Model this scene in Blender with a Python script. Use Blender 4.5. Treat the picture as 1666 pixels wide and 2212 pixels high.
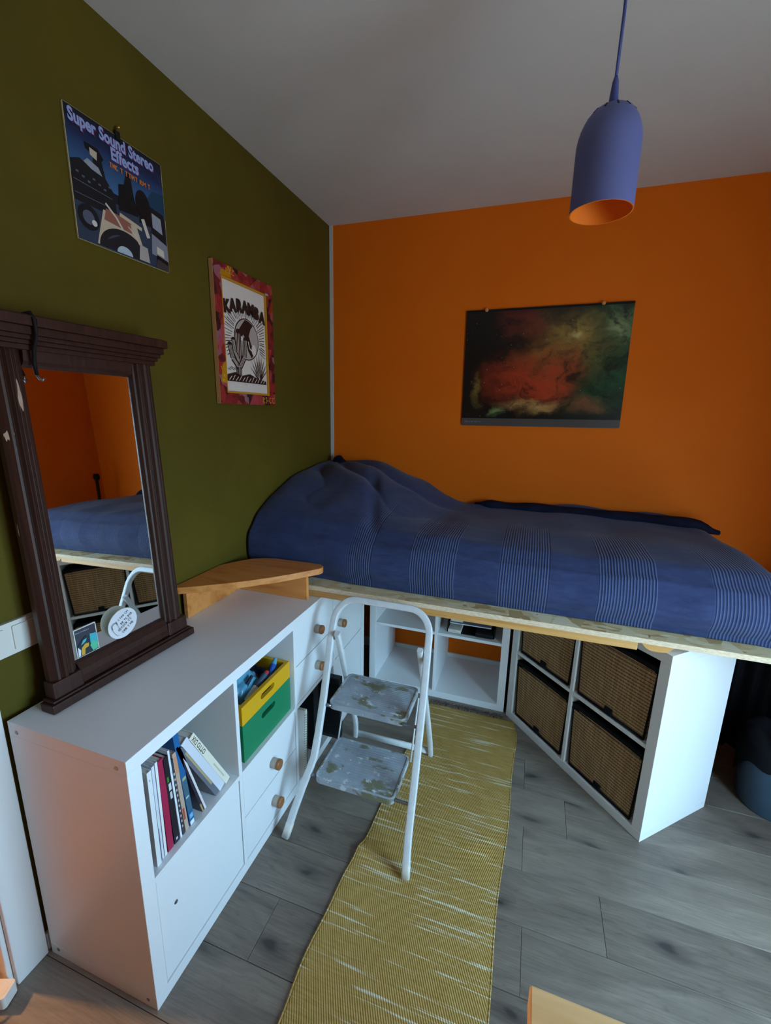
import bpy, math, random
from mathutils import Matrix, Vector, noise
from mathutils.geometry import tessellate_polygon

for o in list(bpy.data.objects):
    bpy.data.objects.remove(o, do_unlink=True)
scene = bpy.context.scene
COL = scene.collection
random.seed(4)
sin, cos, pi = math.sin, math.cos, math.pi

# ------------------------------------------------------------------ camera
FPX, YAW, PITCH, ROLL = 941.32, -0.3212, 0.2235, 0.0208
CAM = Vector((1.2138, -2.5288, 1.5434))
fw = Vector((sin(YAW) * cos(PITCH), cos(YAW) * cos(PITCH), -sin(PITCH)))
rt = Vector((cos(YAW), -sin(YAW), 0.0))
up = rt.cross(fw)
r2 = rt * cos(ROLL) + up * sin(ROLL)
u2 = -rt * sin(ROLL) + up * cos(ROLL)
cd = bpy.data.cameras.new('camera')
cam = bpy.data.objects.new('camera', cd)
COL.objects.link(cam)
cd.sensor_fit = 'VERTICAL'
cd.sensor_height = 36.0
cd.lens = FPX * 36.0 / 2212.0
cd.clip_start = 0.02
cam.matrix_world = Matrix(((r2.x, u2.x, -fw.x, CAM.x), (r2.y, u2.y, -fw.y, CAM.y), (r2.z, u2.z, -fw.z, CAM.z), (0, 0, 0, 1)))
scene.camera = cam

# ------------------------------------------------------------------ world, daylight, exposure
W = bpy.data.worlds.new('overcast_sky')
scene.world = W
W.use_nodes = True
wn = W.node_tree.nodes
tcw = wn.new('ShaderNodeTexCoord')
sxw = wn.new('ShaderNodeSeparateXYZ')
rpw = wn.new('ShaderNodeValToRGB')      # overcast sky above the horizon, dull ground below
W.node_tree.links.new(tcw.outputs['Generated'], sxw.inputs[0])
W.node_tree.links.new(sxw.outputs['Z'], rpw.inputs['Fac'])
W.node_tree.links.new(rpw.outputs['Color'], wn['Background'].inputs[0])
rpw.color_ramp.elements[0].position = 0.0
rpw.color_ramp.elements[0].color = (0.26, 0.34, 0.38, 1)
rpw.color_ramp.elements[1].position = 0.03
rpw.color_ramp.elements[1].color = (0.41, 0.73, 1.0, 1)
wn['Background'].inputs[1].default_value = 21.0
scene.view_settings.view_transform = 'Standard'
scene.view_settings.look = 'None'
scene.view_settings.gamma = 1.0
scene.view_settings.exposure = 0.30
scene.view_settings.use_curve_mapping = False

RX, RY, RH = 2.64, -3.9, 2.575          # room: x 0..RX, y RY..0, ceiling RH
WIN = (-2.62, -1.50, 0.12, 1.80)       # window in the right wall: y0 y1 z0 z1
ld = bpy.data.lights.new('window_portal', 'AREA')
ld.shape = 'RECTANGLE'
ld.size, ld.size_y = WIN[3] - WIN[2], WIN[1] - WIN[0]
ld.cycles.is_portal = True
lo = bpy.data.objects.new('window_portal', ld)
COL.objects.link(lo)
lo.location = (RX + 0.10, (WIN[0] + WIN[1]) / 2, (WIN[2] + WIN[3]) / 2)
lo.rotation_euler = (0, pi / 2, 0)


# ------------------------------------------------------------------ helpers
def lin(r, g, b):
    def c(v):
        v /= 255.0
        return v / 12.92 if v <= 0.04045 else ((v + 0.055) / 1.055) ** 2.4
    return (c(r), c(g), c(b), 1.0)


class N:
    """small node-graph helper"""
    def __init__(self, name, rough=0.5, metal=0.0, spec=0.5):
        self.m = bpy.data.materials.new(name)
        self.m.use_nodes = True
        self.t = self.m.node_tree
        self.b = self.t.nodes['Principled BSDF']
        self.b.inputs['Roughness'].default_value = rough
        self.b.inputs['Metallic'].default_value = metal
        self.b.inputs['Specular IOR Level'].default_value = spec

    def n(self, kind, **kw):
        nd = self.t.nodes.new('ShaderNode' + kind)
        for k, v in kw.items():
            if k.startswith('_'):
                setattr(nd, k[1:], v)
            else:
                nd.inputs[k.replace('_', ' ')].default_value = v
        return nd

    def l(self, a, b):
        self.t.links.new(a, b)

    def coords(self, scale=(1, 1, 1), rot=(0, 0, 0), rnd=False):
        tc = self.n('TexCoord')
        mp = self.n('Mapping', Scale=scale, Rotation=rot)
        self.l(tc.outputs['Object'], mp.inputs['Vector'])
        if rnd:
            oi = self.n('ObjectInfo')
            mu = self.n('Math', _operation='MULTIPLY')
            mu.inputs[1].default_value = 57.0
            self.l(oi.outputs['Random'], mu.inputs[0])
            cx = self.n('CombineXYZ')
            self.l(mu.outputs[0], cx.inputs[0])
            self.l(mu.outputs[0], cx.inputs[1])
            self.l(cx.outputs[0], mp.inputs['Location'])
        return mp.outputs['Vector']

    def noise(self, vec, scale, detail=4, rough=0.55, dist=0.0):
        nd = self.n('TexNoise', Scale=scale, Detail=detail, Roughness=rough, Distortion=dist)
        self.l(vec, nd.inputs['Vector'])
        return nd.outputs['Fac']

    def ramp(self, fac, stops, interp='LINEAR'):
        r = self.n('ValToRGB')
        r.color_ramp.interpolation = interp
        e = r.color_ramp.elements
        while len(e) < len(stops):
            e.new(0.5)
        for k, (p, c) in enumerate(stops):
            e[k].position = p
            e[k].color = c
        self.l(fac, r.inputs['Fac'])
        return r.outputs['Color']

    def mix(self, fac, a, b, mode='MIX'):
        m = self.n('Mix', _data_type='RGBA', _blend_type=mode)
        for s, v in ((0, fac), (6, a), (7, b)):
            if hasattr(v, 'is_output'):
                self.l(v, m.inputs[s])
            else:
                m.inputs[s].default_value = v
        return m.outputs[2]

    def math(self, op, a, b=0.0, clamp=False):
        m = self.n('Math', _operation=op, _use_clamp=clamp)
        for s, v in ((0, a), (1, b)):
            if hasattr(v, 'is_output'):
                self.l(v, m.inputs[s])
            else:
                m.inputs[s].default_value = v
        return m.outputs[0]

    def color(self, c):
        if hasattr(c, 'is_output'):
            self.l(c, self.b.inputs['Base Color'])
        else:
            self.b.inputs['Base Color'].default_value = c
        return self

    def bump(self, h, strength=0.3, dist=0.005):
        bp = self.n('Bump', Strength=strength, Distance=dist)
        self.l(h, bp.inputs['Height'])
        self.l(bp.outputs['Normal'], self.b.inputs['Normal'])
        return self


class MB:
    """mesh builder"""
    def __init__(self):
        self.v, self.f, self.mi = [], [], []

    def add(self, vs, fs, mi=0):
        k = len(self.v)
        self.v += [tuple(p) for p in vs]
        self.f += [tuple(i + k for i in f) for f in fs]
        self.mi += [mi] * len(fs)
        return self

    def box(self, x0, x1, y0, y1, z0, z1, mi=0):
        vs = [(x, y, z) for z in (z0, z1) for y in (y0, y1) for x in (x0, x1)]
        return self.add(vs, [(0, 2, 3, 1), (4, 5, 7, 6), (0, 1, 5, 4), (2, 6, 7, 3), (0, 4, 6, 2), (1, 3, 7, 5)], mi)

    def tube(self, path, ra, rb=None, seg=10, mi=0, ref=(0, 0, 1), cap=True, power=1.0):
        """sweep an ellipse along path; ra along ref side, rb across. ra may be a list"""
        P = [Vector(p) for p in path]
        n = len(P)
        rings = []
        for i in range(n):
            t = (P[min(i + 1, n - 1)] - P[max(i - 1, 0)]).normalized()
            rf = Vector(ref)
            if abs(t.dot(rf)) > 0.97:
                rf = Vector((1, 0, 0)) if abs(t.x) < 0.9 else Vector((0, 1, 0))
            a = (rf - t * t.dot(rf)).normalized()
            b = t.cross(a)
            A = ra[i] if isinstance(ra, (list, tuple)) else ra
            B = A if rb is None else (rb[i] if isinstance(rb, (list, tuple)) else rb)
            rg = []
            for s in range(seg):
                c_, s_ = cos(2 * pi * s / seg), sin(2 * pi * s / seg)
                c_ = math.copysign(abs(c_) ** power, c_)
                s_ = math.copysign(abs(s_) ** power, s_)
                rg.append(P[i] + a * A * c_ + b * B * s_)
            rings.append(rg)
        vs = [p for r in rings for p in r]
        fs = []
        for i in range(n - 1):
            for s in range(seg):
                a0, a1 = i * seg + s, i * seg + (s + 1) % seg
                fs.append((a0, a1, a1 + seg, a0 + seg))
        if cap:
            fs.append(tuple(reversed(range(seg))))
            fs.append(tuple(range((n - 1) * seg, n * seg)))
        return self.add(vs, fs, mi)

    def lathe(self, prof, seg=24, axis='z', c=(0, 0, 0), mis=None):
        """prof: list of (r, h)"""
        vs, fs, mi = [], [], []
        for r, h in prof:
            for s in range(seg):
                a = 2 * pi * s / seg
                p = (r * cos(a), r * sin(a), h)
                if axis == 'y':
                    p = (p[0], -p[2], p[1])      # +h goes to -y
                elif axis == 'x':
                    p = (p[2], p[0], p[1])
                vs.append((p[0] + c[0], p[1] + c[1], p[2] + c[2]))
        k0 = len(self.f)
        for i in range(len(prof) - 1):
            for s in range(seg):
                a0, a1 = i * seg + s, i * seg + (s + 1) % seg
                fs.append((a0, a1, a1 + seg, a0 + seg))
                mi.append(mis[i] if mis else 0)
        self.add(vs, fs)
        self.mi[k0:] = mi
        return self

    def prism(self, poly, h0, h1, plane='xy', holes=(), mi=0):
        """extrude 2d polygon (with holes). plane xy->z, xz->y, yz->x"""
        def m(p, h):
            return {'xy': (p[0], p[1], h), 'xz': (p[0], h, p[1]), 'yz': (h, p[0], p[1])}[plane]
        loops = [list(poly)] + [list(q) for q in holes]
        flat = [p for q in loops for p in q]
        tri = tessellate_polygon([[Vector((p[0], p[1], 0)) for p in q] for q in loops])
        n = len(flat)
        vs = [m(p, h0) for p in flat] + [m(p, h1) for p in flat]
        fs = [tuple(t) for t in tri] + [tuple(i + n for i in reversed(t)) for t in tri]
        k = 0
        for q in loops:
            L = len(q)
            for i in range(L):
                a, b = k + i, k + (i + 1) % L
                fs.append((a, b, b + n, a + n))
            k += L
        return self.add(vs, fs, mi)

    def grid(self, nu, nv, fn, mi=0):
        vs = [fn(i / (nu - 1), j / (nv - 1)) for j in range(nv) for i in range(nu)]
        fs = [(j * nu + i, j * nu + i + 1, (j + 1) * nu + i + 1, (j + 1) * nu + i) for j in range(nv - 1) for i in range(nu - 1)]
        return self.add(vs, fs, mi)

    def mesh(self, name, mats, smooth=False, fix=True):
        me = bpy.data.meshes.new(name)
        me.from_pydata(self.v, [], self.f)
        for m in (mats if isinstance(mats, (list, tuple)) else [mats]):
            me.materials.append(m)
        me.polygons.foreach_set('material_index', self.mi)
        if fix:
            import bmesh
            bm = bmesh.new()
            bm.from_mesh(me)
            bmesh.ops.remove_doubles(bm, verts=bm.verts, dist=1e-6)
            bmesh.ops.recalc_face_normals(bm, faces=bm.faces)
            bm.to_mesh(me)
            bm.free()
        if smooth:
            me.polygons.foreach_set('use_smooth', [True] * len(me.polygons))
        me.update()
        return me


def obj(name, mb, mats, parent=None, smooth=False, bevel=0.0, loc=None, rot=None, fix=True, autos=False, seg=2):
    me = mb if isinstance(mb, bpy.types.Mesh) else mb.mesh(name, mats, smooth, fix)
    o = bpy.data.objects.new(name, me)
    COL.objects.link(o)
    if parent:
        o.parent = parent
    if loc:
        o.location = loc
    if rot:
        o.rotation_euler = rot
    if bevel:
        b = o.modifiers.new('bevel', 'BEVEL')
        b.width = bevel
        b.segments = seg
        b.limit_method = 'ANGLE'
        b.angle_limit = 0.7
    if autos:
        w = o.modifiers.new('split', 'EDGE_SPLIT')
        w.split_angle = 0.7
    return o


def tag(o, label=None, cat=None, group=None, kind=None):
    if label:
        o['label'] = label
    if cat:
        o['category'] = cat
    if group:
        o['group'] = group
    if kind:
        o['kind'] = kind
    return o


def thing(name, label, cat, loc=(0, 0, 0), rotz=0.0, group=None, rot=None):
    o = bpy.data.objects.new(name, None)
    COL.objects.link(o)
    o.empty_display_size = 0.05
    o.location = loc
    o.rotation_euler = rot if rot else (0, 0, rotz)
    return tag(o, label, cat, group)


def rrect(x0, x1, y0, y1, r, n=5):
    out = []
    for cx, cy, a0 in ((x1 - r, y1 - r, 0), (x0 + r, y1 - r, pi / 2), (x0 + r, y0 + r, pi), (x1 - r, y0 + r, 1.5 * pi)):
        for k in range(n + 1):
            a = a0 + pi / 2 * k / n
            out.append((cx + r * cos(a), cy + r * sin(a)))
    return out


def sm(a, b, x):
    t = min(1, max(0, (x - a) / (b - a)))
    return t * t * (3 - 2 * t)


def text2d(body, size=1.0, bold=0.0, align='LEFT', shear=0.0):
    cu = bpy.data.curves.new('text', 'FONT')
    cu.body = body
    cu.size = size
    cu.offset = bold
    cu.shear = shear
    cu.align_x = align
    cu.resolution_u = 3
    o = bpy.data.objects.new('text', cu)
    COL.objects.link(o)
    dg = bpy.context.evaluated_depsgraph_get()
    me = bpy.data.meshes.new_from_object(o.evaluated_get(dg))
    vs = [(v.co.x, v.co.y) for v in me.vertices]
    fs = [tuple(p.vertices) for p in me.polygons]
    bpy.data.objects.remove(o)
    bpy.data.meshes.remove(me)
    return vs, fs


class Print:
    """flat printed artwork: coloured polygons in 2D (u right, v up, metres), one thin layer above another"""
    def __init__(self):
        self.it = []

    def poly(self, pts, c):
        self.it.append((list(pts), [tuple(range(len(pts)))], c))
        return self

    def rect(self, x0, x1, y0, y1, c):
        return self.poly([(x0, y0), (x1, y0), (x1, y1), (x0, y1)], c)

    def disc(self, x, y, rx, c, ry=None, n=28, a0=0, a1=2 * pi):
        ry = ry or rx
        return self.poly([(x + rx * cos(a0 + (a1 - a0) * k / n), y + ry * sin(a0 + (a1 - a0) * k / n)) for k in range(n + (0 if a1 - a0 > 6.28 else 1))], c)

    def line(self, pts, w, c):
        for (x0, y0), (x1, y1) in zip(pts[:-1], pts[1:]):
            d = math.hypot(x1 - x0, y1 - y0) or 1
            nx, ny = -(y1 - y0) / d * w / 2, (x1 - x0) / d * w / 2
            self.poly([(x0 + nx, y0 + ny), (x1 + nx, y1 + ny), (x1 - nx, y1 - ny), (x0 - nx, y0 - ny)], c)
        return self

    def grad(self, x0, x1, y0, y1, c0, c1, n=10):
        for k in range(n):
            t = (k + 0.5) / n
            self.rect(x0, x1, y0 + (y1 - y0) * k / n, y0 + (y1 - y0) * (k + 1) / n, tuple(a + (b - a) * t for a, b in zip(c0, c1)))
        return self

    def text(self, s, x, y, size, c, bold=0.0, rot=0.0, sx=1.0, align='LEFT'):
        vs, fs = text2d(s, size, bold, align)
        vs = [(x + (p[0] * sx) * cos(rot) - p[1] * sin(rot), y + (p[0] * sx) * sin(rot) + p[1] * cos(rot)) for p in vs]
        self.it.append((vs, fs, c))
        return self

    def scribble(self, x, y, length, h, rot, w, c, seed=0):
        """a line of illegible handwriting"""
        r = random.Random(seed)
        t = 0.0
        while t < length:
            lw = h * r.uniform(0.45, 0.75)
            k = r.randrange(4)
            pts = {0: [(0, 0), (0, 1), (0.5, 0.4), (1, 1), (1, 0)], 1: [(1, 0.9), (0.2, 1), (0, 0.3), (0.5, 0), (1, 0.2)],
                   2: [(0, 0), (0.1, 1), (0.9, 0.8), (0.1, 0.5), (1, 0)], 3: [(0, 1), (1, 0.95), (0.5, 1), (0.5, 0)]}[k]
            q = [(t + a * lw, b * h) for a, b in pts]
            self.line([(x + a * cos(rot) - b * sin(rot), y + a * sin(rot) + b * cos(rot)) for a, b in q], w, c)
            t += lw + h * r.choice((0.22, 0.25, 0.3, 0.7))
        return self

    def build(self, name, parent, mp, step=0.00004):
        """mp(u, v, h) -> local xyz"""
        vs, fs, cols = [], [], []
        for k, (p, f, c) in enumerate(self.it):
            b = len(vs)
            vs += [mp(a[0], a[1], step * (k + 1)) for a in p]
            fs += [tuple(i + b for i in q) for q in f]
            cols += [c] * len(f)
        me = bpy.data.meshes.new(name)
        me.from_pydata(vs, [], fs)
        at = me.color_attributes.new('ink', 'FLOAT_COLOR', 'CORNER')
        for pl in me.polygons:
            for li in pl.loop_indices:
                at.data[li].color = cols[pl.index]
        me.materials.append(M['print'])
        o = bpy.data.objects.new(name, me)
        COL.objects.link(o)
        o.parent = parent
        return o


# ------------------------------------------------------------------ materials
M = {}


def plain(name, c, rough=0.5, metal=0.0, spec=0.5):
    M[name] = N(name, rough, metal, spec).color(c).m
    return M[name]


def wallpaint(name, c, c2, rough=0.75):
    g = N(name, rough, spec=0.25)
    v = g.coords()
    f = g.noise(v, 1.7, 5, 0.6)
    g.color(g.mix(g.ramp(f, [(0.4, (0, 0, 0, 1)), (0.72, (1, 1, 1, 1))]), c, c2))
    g.bump(g.noise(v, 210, 3), 0.12, 0.002)
    M[name] = g.m


wallpaint('olive_paint', lin(82, 72, 13), lin(94, 82, 17))
wallpaint('orange_paint', lin(232, 108, 2), lin(236, 114, 6))
wallpaint('ceiling_paint', lin(204, 201, 200), lin(210, 207, 206))
wallpaint('white_paint', lin(205, 205, 203), lin(212, 212, 210))
wallpaint('hall_paint', lin(190, 110, 60), lin(196, 118, 66))
plain('white_lacquer', lin(232, 234, 236), 0.38)
plain('white_frame', lin(228, 228, 226), 0.42)
plain('white_plastic', lin(226, 222, 214), 0.4)
plain('grey_metal', lin(140, 142, 146), 0.35, 0.8)
plain('black_cloth', lin(16, 18, 24), 0.9, spec=0.2)
plain('black_plastic', lin(15, 15, 17), 0.65, spec=0.3)
plain('black_board', lin(20, 24, 32), 0.6)
plain('lamp_blue', lin(92, 102, 160), 0.55)
plain('lamp_orange', lin(236, 120, 20), 0.6)
plain('cord_blue', lin(70, 84, 148), 0.7)
plain('paper', lin(232, 230, 224), 0.7)
plain('cream', lin(226, 222, 202), 0.6)
plain('bin_blue', lin(62, 84, 104), 0.45)
plain('brass', lin(190, 150, 70), 0.35, 0.9)
plain('brown_tassel', lin(104, 84, 74), 0.9)
plain('knob_grey', lin(176, 164, 150), 0.5)
plain('slit', lin(14, 14, 20), 0.8)
plain('yellow_edge', lin(190, 176, 130), 0.6)
M['mirror'] = N('mirror', 0.015, 1.0).color((0.86, 0.87, 0.87, 1)).m
g = N('print', 0.45, spec=0.4)
a_ = g.n('Attribute', _attribute_name='ink')
g.color(a_.outputs['Color'])
M['print'] = g.m

# pine wood (grain along x)
def wood(name, ca, cb, cc, scale=(1.2, 16, 16), rough=0.45, knots=True):
    g = N(name, rough)
    v = g.coords(scale, rnd=True)
    f = g.noise(v, 2.2, 6, 0.6, 0.6)
    col = g.ramp(f, [(0.3, ca), (0.5, cb), (0.7, cc)])
    if knots:
        v2 = g.coords((3.2, 8.0, 8.0), rnd=True)
        vo = g.n('TexVoronoi', Scale=1.0)
        g.l(v2, vo.inputs['Vector'])
        k = g.ramp(vo.outputs['Distance'], [(0.03, (1, 1, 1, 1)), (0.16, (0, 0, 0, 1))])
        col = g.mix(k, col, g.mix(0.6, ca, (0.05, 0.02, 0.01, 1)))
    g.color(col)
    g.bump(f, 0.1, 0.002)
    M[name] = g.m


wood('pine', lin(186, 104, 44), lin(218, 142, 72), lin(228, 158, 88), (1.0, 9, 9))
wood('beam_wood', lin(196, 134, 66), lin(216, 160, 92), lin(224, 172, 108), (0.9, 22, 30))
wood('birch', lin(214, 172, 116), lin(224, 186, 132), lin(230, 194, 142), (1, 7, 7), knots=False)
wood('knob_wood', lin(126, 78, 42), lin(150, 96, 54), lin(170, 114, 66), (30, 60, 60), knots=False)
wood('dark_stain', lin(40, 24, 20), lin(52, 32, 27), lin(60, 38, 32), (2.0, 40, 40), 0.38, knots=False)

# dark frame with chipped paint
g = N('chipped_frame', 0.45, spec=0.35)
v = g.coords((40, 40, 1.6), rnd=True)
f = g.noise(v, 2.0, 5, 0.6, 0.3)
base = g.ramp(f, [(0.3, lin(44, 24, 18)), (0.6, lin(60, 33, 25)), (0.75, lin(70, 41, 31))])
v2 = g.coords((46, 46, 8), rnd=True)
ch = g.ramp(g.noise(v2, 1.0, 2, 0.5), [(0.735, (0, 0, 0, 1)), (0.745, (1, 1, 1, 1))], 'CONSTANT')
g.color(g.mix(ch, base, lin(196, 170, 150)))
g.bump(f, 0.25, 0.002)
M['chipped_frame'] = g.m

# grey oak laminate, grain along x
g = N('laminate', 0.45, spec=0.4)
v = g.coords((1.0, 6.5, 1), rnd=True)
dn = g.n('TexNoise', Scale=1.6, Detail=2)
g.l(v, dn.inputs['Vector'])
vw = g.mix(0.35, v, dn.outputs['Color'], 'ADD')
vk = g.n('Mapping', Scale=(2.7, 0.95, 1))
g.l(vw, vk.inputs['Vector'])
vo = g.n('TexVoronoi', Scale=1.0, _voronoi_dimensions='2D')
g.l(vk.outputs['Vector'], vo.inputs['Vector'])
spk = g.n('SeparateColor')
g.l(vo.outputs['Color'], spk.inputs[0])
has = g.math('GREATER_THAN', spk.outputs[0], 0.42)
core = g.math('MULTIPLY', has, g.ramp(vo.outputs['Distance'], [(0.035, (1, 1, 1, 1)), (0.085, (0.45, 0.45, 0.45, 1)), (0.22, (0, 0, 0, 1))]))
# grain bends round the knots
gx = g.math('MULTIPLY', g.math('SUBTRACT', 1.0, g.math('MULTIPLY', vo.outputs['Distance'], 1.0)), 0.5)
cmb = g.n('CombineXYZ')
g.l(gx, cmb.inputs[1])
va = g.mix(1.0, v, cmb.outputs[0], 'ADD')
f = g.noise(va, 2.6, 8, 0.66, 0.35)
f2 = g.noise(g.coords((2.2, 75, 1), rnd=True), 2.5, 5, 0.68)
f3 = g.noise(g.coords((7, 26, 1), rnd=True), 2.0, 3, 0.6, 0.6)
col = g.ramp(f, [(0.28, lin(68, 60, 55)), (0.42, lin(108, 96, 87)), (0.56, lin(133, 120, 108)), (0.74, lin(164, 150, 135))])
col = g.mix(0.34, col, g.ramp(f2, [(0.3, lin(74, 66, 60)), (0.68, lin(162, 150, 136))]))
col = g.mix(g.ramp(f3, [(0.60, (0, 0, 0, 1)), (0.72, (0.45, 0.45, 0.45, 1))]), col, lin(84, 76, 70))
col = g.mix(g.math('MULTIPLY', core, 0.92), col, lin(38, 36, 40))
oi = g.n('ObjectInfo')
col = g.mix(0.26, col, g.ramp(oi.outputs['Random'], [(0, lin(92, 83, 77)), (1, lin(160, 148, 135))]))
g.color(col)
g.bump(f2, 0.1, 0.002)
M['laminate'] = g.m
plain('joint', lin(150, 146, 142), 0.8)

# OSB
g = N('osb', 0.6, spec=0.25)
v = g.coords((22, 60, 60))
w = g.n('TexNoise', Scale=1.2, Detail=3)
g.l(v, w.inputs['Vector'])
vv = g.mix(0.35, v, w.outputs['Color'], 'ADD')
vo = g.n('TexVoronoi', Scale=1.0, _feature='F1')
g.l(vv, vo.inputs['Vector'])
vr = g.n('TexVoronoi', Scale=0.62)
g.l(g.coords((34, 15, 30), (0, 0, 0.6)), vr.inputs['Vector'])
sp = g.n('SeparateColor')
g.l(vo.outputs['Color'], sp.inputs[0])
sp2 = g.n('SeparateColor')
g.l(vr.outputs['Color'], sp2.inputs[0])
c1 = g.ramp(sp.outputs[0], [(0.0, lin(186, 150, 96)), (0.2, lin(222, 196, 146)), (0.7, lin(234, 212, 164)), (1.0, lin(244, 232, 200))])
c2 = g.ramp(sp2.outputs[1], [(0.0, lin(170, 134, 82)), (0.3, lin(226, 202, 152)), (1, lin(240, 226, 190))])
c = g.mix(g.math('GREATER_THAN', sp2.outputs[0], 0.55), c1, c2)
g.color(g.mix(g.ramp(vo.outputs['Distance'], [(0.55, (0, 0, 0, 1)), (0.95, (0.2, 0.2, 0.2, 1))]), c, lin(176, 146, 100)))
g.bump(sp.outputs[1], 0.5, 0.003)
M['osb'] = g.m
g = N('osb_edge', 0.7, spec=0.2)
f = g.noise(g.coords((25, 25, 90)), 3, 4)
g.color(g.ramp(f, [(0.3, lin(214, 184, 150)), (0.6, lin(236, 214, 184))]))
M['osb_edge'] = g.m

# bedspread : plain and ribbed bands along x
g = N('bedspread_cloth', 0.85, spec=0.15)
g.b.inputs['Sheen Weight'].default_value = 0.12
tc = g.n('TexCoord')
sx = g.n('SeparateXYZ')
at_ = g.n('Attribute', _attribute_name='cloth')
g.l(at_.outputs['Vector'], sx.inputs[0])
X = sx.outputs[0]
ph = g.math('FRACT', g.math('DIVIDE', g.math('ADD', X, -0.435), 0.348))
band = g.math('LESS_THAN', ph, 0.53)
rib = g.math('SINE', g.math('MULTIPLY', X, 2 * pi / 0.0098))
ribm = g.math('MULTIPLY', g.math('MULTIPLY_ADD', rib, 0.5), band)
# no ribs where the cloth is gathered at the head end, and fading towards the back
yb = g.ramp(sx.outputs[1], [(0.0, (0, 0, 0, 1)), (0.35, (0, 0, 0, 1)), (0.62, (1, 1, 1, 1))])
rm = g.math('MULTIPLY', g.math('MULTIPLY', rib, band), yb)
nz = g.noise(g.coords((3, 9, 9)), 5, 6, 0.65)
c0 = g.ramp(nz, [(0.3, lin(46, 54, 90)), (0.7, lin(60, 71, 110))])
cd_ = g.mix(g.math('MULTIPLY', band, 0.35), c0, lin(46, 58, 98))
cl = g.mix(g.math('MULTIPLY_ADD', rm, 0.22, ), cd_, lin(98, 116, 170))
g.t.nodes[-1] if False else None
mm = g.n('Math', _operation='MULTIPLY', _use_clamp=True)
g.l(rm, mm.inputs[0])
mm.inputs[1].default_value = 0.5
cl = g.mix(mm.outputs[0], cd_, lin(112, 128, 164))
g.color(cl)
hb = g.math('ADD', g.math('MULTIPLY', rm, 0.5), g.math('MULTIPLY', g.noise(g.coords((1, 1, 1)), 420, 2), 0.25))
g.bump(hb, 0.55, 0.004)
M['bedspread_cloth'] = g.m
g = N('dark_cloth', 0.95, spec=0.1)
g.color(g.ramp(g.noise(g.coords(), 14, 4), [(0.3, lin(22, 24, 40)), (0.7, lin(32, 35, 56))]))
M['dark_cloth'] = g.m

# rug
g = N('rug_cotton', 0.9, spec=0.1)
v = g.coords((3.0, 105, 1), (0, 0, 0.0))
s1 = g.noise(v, 1.0, 2, 0.5)
s2 = g.noise(g.coords((1.6, 2.2, 1)), 2.0, 3)
st = g.ramp(g.math('ADD', s1, g.math('MULTIPLY', s2, 0.35)), [(0.76, (0, 0, 0, 1)), (0.83, (1, 1, 1, 1))])
base = g.ramp(g.noise(g.coords((8, 90, 1)), 2, 3), [(0.3, lin(178, 142, 76)), (0.7, lin(200, 166, 102))])
wv = g.n('TexWave', Scale=62, Distortion=0.6, _wave_type='BANDS', _bands_direction='DIAGONAL')
g.l(g.coords((1.4, 0.75, 1)), wv.inputs['Vector'])
base = g.mix(g.math('MULTIPLY', wv.outputs['Fac'], 0.34), base, lin(128, 100, 44))
col = g.mix(g.math('MULTIPLY', st, 0.75), base, lin(224, 218, 196))
g.color(col)
g.bump(wv.outputs['Fac'], 0.5, 0.004)
M['rug_cotton'] = g.m

# woven basket (local x = width, z = up)
g = N('woven_reed', 0.8, spec=0.2)
tc = g.n('TexCoord')
sx = g.n('SeparateXYZ')
g.l(tc.outputs['Object'], sx.inputs[0])
row = g.math('FRACT', g.math('DIVIDE', sx.outputs[2], 0.0135))
odd = g.math('FRACT', g.math('MULTIPLY', g.math('FLOOR', g.math('DIVIDE', sx.outputs[2], 0.0135)), 0.5))
cellx = g.math('FRACT', g.math('ADD', g.math('DIVIDE', sx.outputs[0], 0.011), odd))
line = g.ramp(row, [(0.0, (1, 1, 1, 1)), (0.22, (1, 1, 1, 1)), (0.36, (0, 0, 0, 1)), (1.0, (0, 0, 0, 1))])
dash = g.ramp(cellx, [(0.0, (0.25, 0.25, 0.25, 1)), (0.25, (1, 1, 1, 1)), (0.85, (1, 1, 1, 1)), (1.0, (0.25, 0.25, 0.25, 1))])
fib = g.noise(g.coords((150, 150, 7), rnd=True), 1.0, 3, 0.6)
c0 = g.ramp(fib, [(0.25, lin(146, 114, 80)), (0.5, lin(172, 138, 100)), (0.75, lin(196, 162, 122))])
g.color(g.mix(g.math('MULTIPLY', g.math('MULTIPLY', line, dash), 0.85), c0, lin(52, 38, 28)))
g.bump(g.math('SUBTRACT', g.math('MULTIPLY', fib, 0.4), line), 0.6, 0.004)
M['woven_reed'] = g.m

# paint-splashed treads
g = N('tread_rubber', 0.5, spec=0.4)
v = g.coords((1, 1, 1), rnd=True)
b1 = g.ramp(g.noise(v, 12, 4, 0.6), [(0.3, lin(150, 158, 168)), (0.7, lin(176, 184, 194))])
ol = g.ramp(g.noise(g.coords((1, 1.4, 1), rnd=True), 8, 5, 0.66, 0.4), [(0.54, (0, 0, 0, 1)), (0.60, (1, 1, 1, 1))])
wh = g.ramp(g.noise(g.coords((1.0, 1.3, 1), rnd=True), 24, 5, 0.68), [(0.585, (0, 0, 0, 1)), (0.63, (1, 1, 1, 1))])
c = g.mix(g.math('MULTIPLY', ol, 0.8), b1, lin(112, 108, 62))
c = g.mix(g.math('MULTIPLY', wh, 0.9), c, lin(214, 220, 226))
g.color(c)
wv = g.n('TexWave', Scale=42, _bands_direction='Y')
g.l(g.coords(), wv.inputs['Vector'])
g.bump(wv.outputs['Fac'], 0.08, 0.002)
M['tread_rubber'] = g.m

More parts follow.
